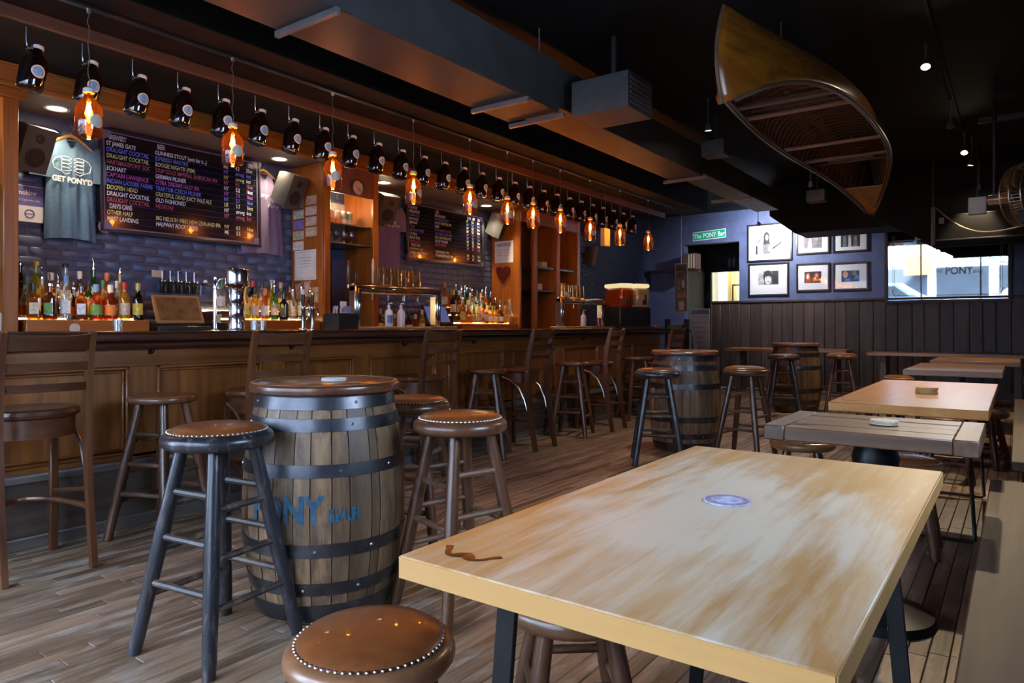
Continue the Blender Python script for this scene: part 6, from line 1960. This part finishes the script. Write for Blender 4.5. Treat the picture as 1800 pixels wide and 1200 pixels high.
# left of the passage: hanging poster, shelf with crate, notice stand, screen stand
t = thing('hanging_poster', 'tall narrow vintage drinks poster hanging left of the passage', 'poster', (at_y(1198, 506, 12.2).x, 12.2, at_y(1198, 506, 12.2).z), R=R_BACK)
p0, p1 = at_y(1186, 463, 12.2), at_y(1209, 549, 12.2)
pw2, ph2 = (p1.x - p0.x) / 2, (p0.z - p1.z) / 2
MB().box(-pw2, pw2, -ph2, ph2, 0, 0.01, 0.002).build('board', plain('poster_cream_border', (0.4, 0.36, 0.27), 0.6), t)
MB().box(-pw2 + 0.015, pw2 - 0.015, -ph2 + 0.03, ph2 - 0.02, 0.01, 0.012).build('print', plain('poster_print', (0.13, 0.09, 0.06), 0.6, var=0.6, scale=14), t)
for (u, v, a, b_, c) in ((0, 0.78, 0.6, 0.08, (0.06, 0.04, 0.03)), (-0.35, 0.12, 0.2, 0.2, (0.3, 0.14, 0.07)), (0.3, 0.16, 0.22, 0.16, (0.4, 0.38, 0.33)), (0, -0.22, 0.75, 0.06, (0.3, 0.12, 0.05)), (0, -0.34, 0.75, 0.05, (0.32, 0.2, 0.1)), (0, -0.72, 0.4, 0.18, (0.42, 0.4, 0.35))):
    MB().box((u - a) * pw2, (u + a) * pw2 if u + a < 0.95 else 0.9 * pw2, (v - b_) * ph2, (v + b_) * ph2, 0.012, 0.0135).build('print_block', plain('poster_block_%d' % int(v * 100), c, 0.6, var=0.5, scale=25), t)
MB().tube([(0, ph2, 0.005), (0, ph2 + 0.1, 0.005), (0, ZC - t.location.z, 0.005)], 0.004, 6).build('cord', STEEL, t)
sh_ = thing('wall_shelf', 'dark high shelf left of the passage', 'shelf', (-5.4, 12.85, 2.18))
MB().box(-0.55, 0.45, -0.2, 0.148, 0, 0.04, 0.004).build('board', BARD, sh_)
cr = thing('striped_crate', 'brown crate with pale stripes on the high shelf', 'crate', (-5.08, 12.84, 2.2205))
MB().box(-0.13, 0.13, -0.13, 0.13, 0, 0.3, 0.006).build('box', plain('brown_crate', (0.12, 0.07, 0.06), 0.6), cr)
for k in range(3):
    MB().box(-0.02 + k * 0.05, 0.005 + k * 0.05, -0.134, -0.13, 0.02, 0.28).build('stripe', CREAMP, cr)
t = thing('notice_stand', 'white printed notice stand beside the passage', 'sign', (at_y(1231, 560, 11.9).x, 11.9, 0))
MB().box(-0.17, 0.17, -0.012, 0.012, 0.25, 1.44, 0.004).build('board', plain('pale_notice', (0.5, 0.45, 0.44), 0.6, var=0.15, scale=10), t)
MB().box(-0.16, 0.16, -0.014, -0.012, 1.34, 1.42).build('header_strip', plain('violet_strip', (0.16, 0.14, 0.32), 0.6), t)
for k in range(9):
    MB().box(-0.14, 0.14 - 0.03 * (k % 3), -0.0135, -0.012, 1.28 - k * 0.09, 1.3 - k * 0.09).build('printed_line', plain('grey_print', (0.3, 0.3, 0.33), 0.7), t)
for s in (-1, 1):
    MB().box(s * 0.15 - 0.012, s * 0.15 + 0.012, -0.02, 0.02, 0, 0.25, 0.002).box(s * 0.15 - 0.015, s * 0.15 + 0.015, -0.15, 0.15, 0, 0.02, 0.002).build('foot', CHAR, t)
t = thing('framed_screen', 'small dark framed screen above the notice stand', 'picture', (at_y(1238, 522, YB + 2.49).x, YB + 2.499, at_y(1238, 522, YB + 2.49).z), R=R_BACK)
MB().box(-0.13, 0.13, -0.17, 0.17, 0, 0.025, 0.004).build('frame', FRB, t)
MB().box(-0.1, 0.1, -0.14, 0.14, 0.025, 0.027).build('print', plain('dark_print', (0.06, 0.06, 0.05), 0.4), t)
t = thing('paper_rack', 'dark rack of stacked leaflets standing at the bar end', 'rack', (at_y(1190, 580, 11.2).x, 11.2, 0))
for k in range(6):
    MB().box(-0.16, 0.16, -0.1, 0.1, 0.3 + k * 0.15, 0.315 + k * 0.15, 0.002).build('tray', CHAR, t)
    MB().box(-0.13, 0.13, -0.09, 0.09, 0.315 + k * 0.15, 0.40 + k * 0.15, 0.002).build('leaflet_pile', plain('leaflet_paper', (0.16, 0.15, 0.15), 0.8), t)
for s in (-1, 1):
    MB().box(s * 0.17 - 0.01, s * 0.17 + 0.01, -0.1, 0.1, 0, 1.25, 0.003).build('side', CHAR, t)

# ================================================================== right side: fan, cable, heater box, pipe
fp = Vector((0.06, 7.3, 2.24))
t = thing('caged_fan', 'large caged fan on a black ceiling pole near the right wall', 'fan', fp, R=Matrix.Rotation(math.radians(62), 3, 'Z') @ Matrix.Rotation(PI / 2, 3, 'X') @ Matrix.Rotation(math.radians(0), 3, 'Z'))
FANM = plain('brass_grey_fan_wire', (0.35, 0.28, 0.19), 0.3, 0.9)
RF = 0.27
for zz in (-0.08, 0.0, 0.08):
    r_ = RF if zz == 0 else RF * 0.94
    MB().tube([(r_ * math.cos(2 * PI * k / 40), r_ * math.sin(2 * PI * k / 40), zz) for k in range(40)], 0.006, 6, closed=True).build('cage_ring', FANM, t)
wr_ = MB()
for k in range(60):
    a = 2 * PI * k / 60
    for s in (-1, 1):
        wr_.tube([(0.05 * math.cos(a), 0.05 * math.sin(a), s * 0.1), (RF * 0.6 * math.cos(a), RF * 0.6 * math.sin(a), s * 0.1), (RF * 0.94 * math.cos(a), RF * 0.94 * math.sin(a), s * 0.08), (RF * math.cos(a), RF * math.sin(a), 0)], 0.002, 4)
wr_.build('cage_wires', FANM, t)['kind'] = 'stuff'
for k in range(4):
    Mx = Matrix.Rotation(k * PI / 2, 4, 'Z')
    MB().grid(lambda u, v: tuple(Mx @ Vector((0.04 + 0.19 * v, (u - 0.5) * (0.06 + 0.12 * v), (u - 0.5) * 0.06))), 4, 5).build('blade', plain('grey_fan_blade', (0.2, 0.2, 0.2), 0.4), t)
MB().lathe([(0, -0.11), (0.05, -0.1), (0.06, 0), (0.05, 0.1), (0, 0.11)], 20).build('hub', FANM, t)
MB().cyl((0, 0, -0.1), (0, 0, -0.3), 0.055, 0.045, 16).build('motor', plain('silver_motor', (0.4, 0.38, 0.36), 0.3, 0.8), t)
MB().cyl((0, -0.03, -0.26), (0, ZC - fp.z, -0.26), 0.016, n=10).build('ceiling_pole', CHAR, t)

hx = thing('heater_unit', 'long black ceiling heater box in front of the mirror top', 'heater', (0, 0, 0))
MB().box(-0.95, XR - 0.02, 10.9, 11.15, 2.2, 2.62, 0.01).build('casing', BLACKC, hx)
MB().box(-0.95, XR - 0.02, 10.885, 10.9, 2.27, 2.29, 0.003).build('front_rail', DUCTM, hx)
MB().box(-0.86, -0.8, 10.89, 10.9, 2.5, 2.58).build('pale_label', plain('pale_green_label', (0.2, 0.22, 0.17), 0.6), hx)
MB().box(-1.15, -1.08, 10.97, 11.05, 2.32, 2.385, 0.004).build('yellow_tag', plain('yellow_tag', (0.5, 0.28, 0.02), 0.5), hx)
MB().prism([(-1.6, 2.62), (-0.95, 2.24), (-0.95, 2.62)], 10.95, 11.1, Matrix(((1, 0, 0, 0), (0, 0, 1, 0), (0, 1, 0, 0), (0, 0, 0, 1)))).build('side_bracket', BLACKC, hx)
for x in (-0.8, 0.3):
    MB().cyl((x, 11.0, 2.62), (x, 11.0, ZC), 0.012, n=8).build('hanger_rod', BLACKC, hx)
p = at_y(1640, 392, 10.7)
pi_ = thing('grey_pipe', 'short grey vertical pipe in front of the heater box', 'pipe', (p.x, 10.7, 2.2))
MB().cyl((0, 0, 0.0), (0, 0, 0.5), 0.026, n=14).build('tube', DUCTE, pi_)
MB().cyl((0, 0, 0.5), (0, 0, ZC - 2.2), 0.012, n=8).build('rod', DUCTM, pi_)
ca = thing('drooping_cable', 'pale cable drooping from the pipe towards the fan', 'cable', (0, 0, 0))
A, B = at_y(1646, 366, 10.67), at_y(1797, 397, 7.6)
cpts = []
for k in range(15):
    q = k / 14
    pp = A.lerp(B, q); pp.z -= 0.16 * math.sin(PI * q) * (1 if q < 0.9 else 1)
    cpts.append(pp)
MB().tube([tuple(c) for c in cpts] + [(0.25, 7.55, 2.2), (XR, 7.5, 2.3)], 0.008, 7).build('cord', plain('tan_cable', (0.32, 0.26, 0.18), 0.5), ca)
p = at_y(1718, 362, 9.9)
wbx = thing('white_sensor_box', 'small white box hung from the ceiling left of the fan', 'box', p)
MB().box(-0.09, 0.09, -0.05, 0.05, -0.1, 0.1, 0.006).build('casing', plain('lilac_white', (0.4, 0.4, 0.46), 0.5), wbx)
MB().cyl((0, 0, 0.1), (0, 0, ZC - p.z), 0.01, n=8).build('conduit', DUCTM, wbx)

flush_texts()
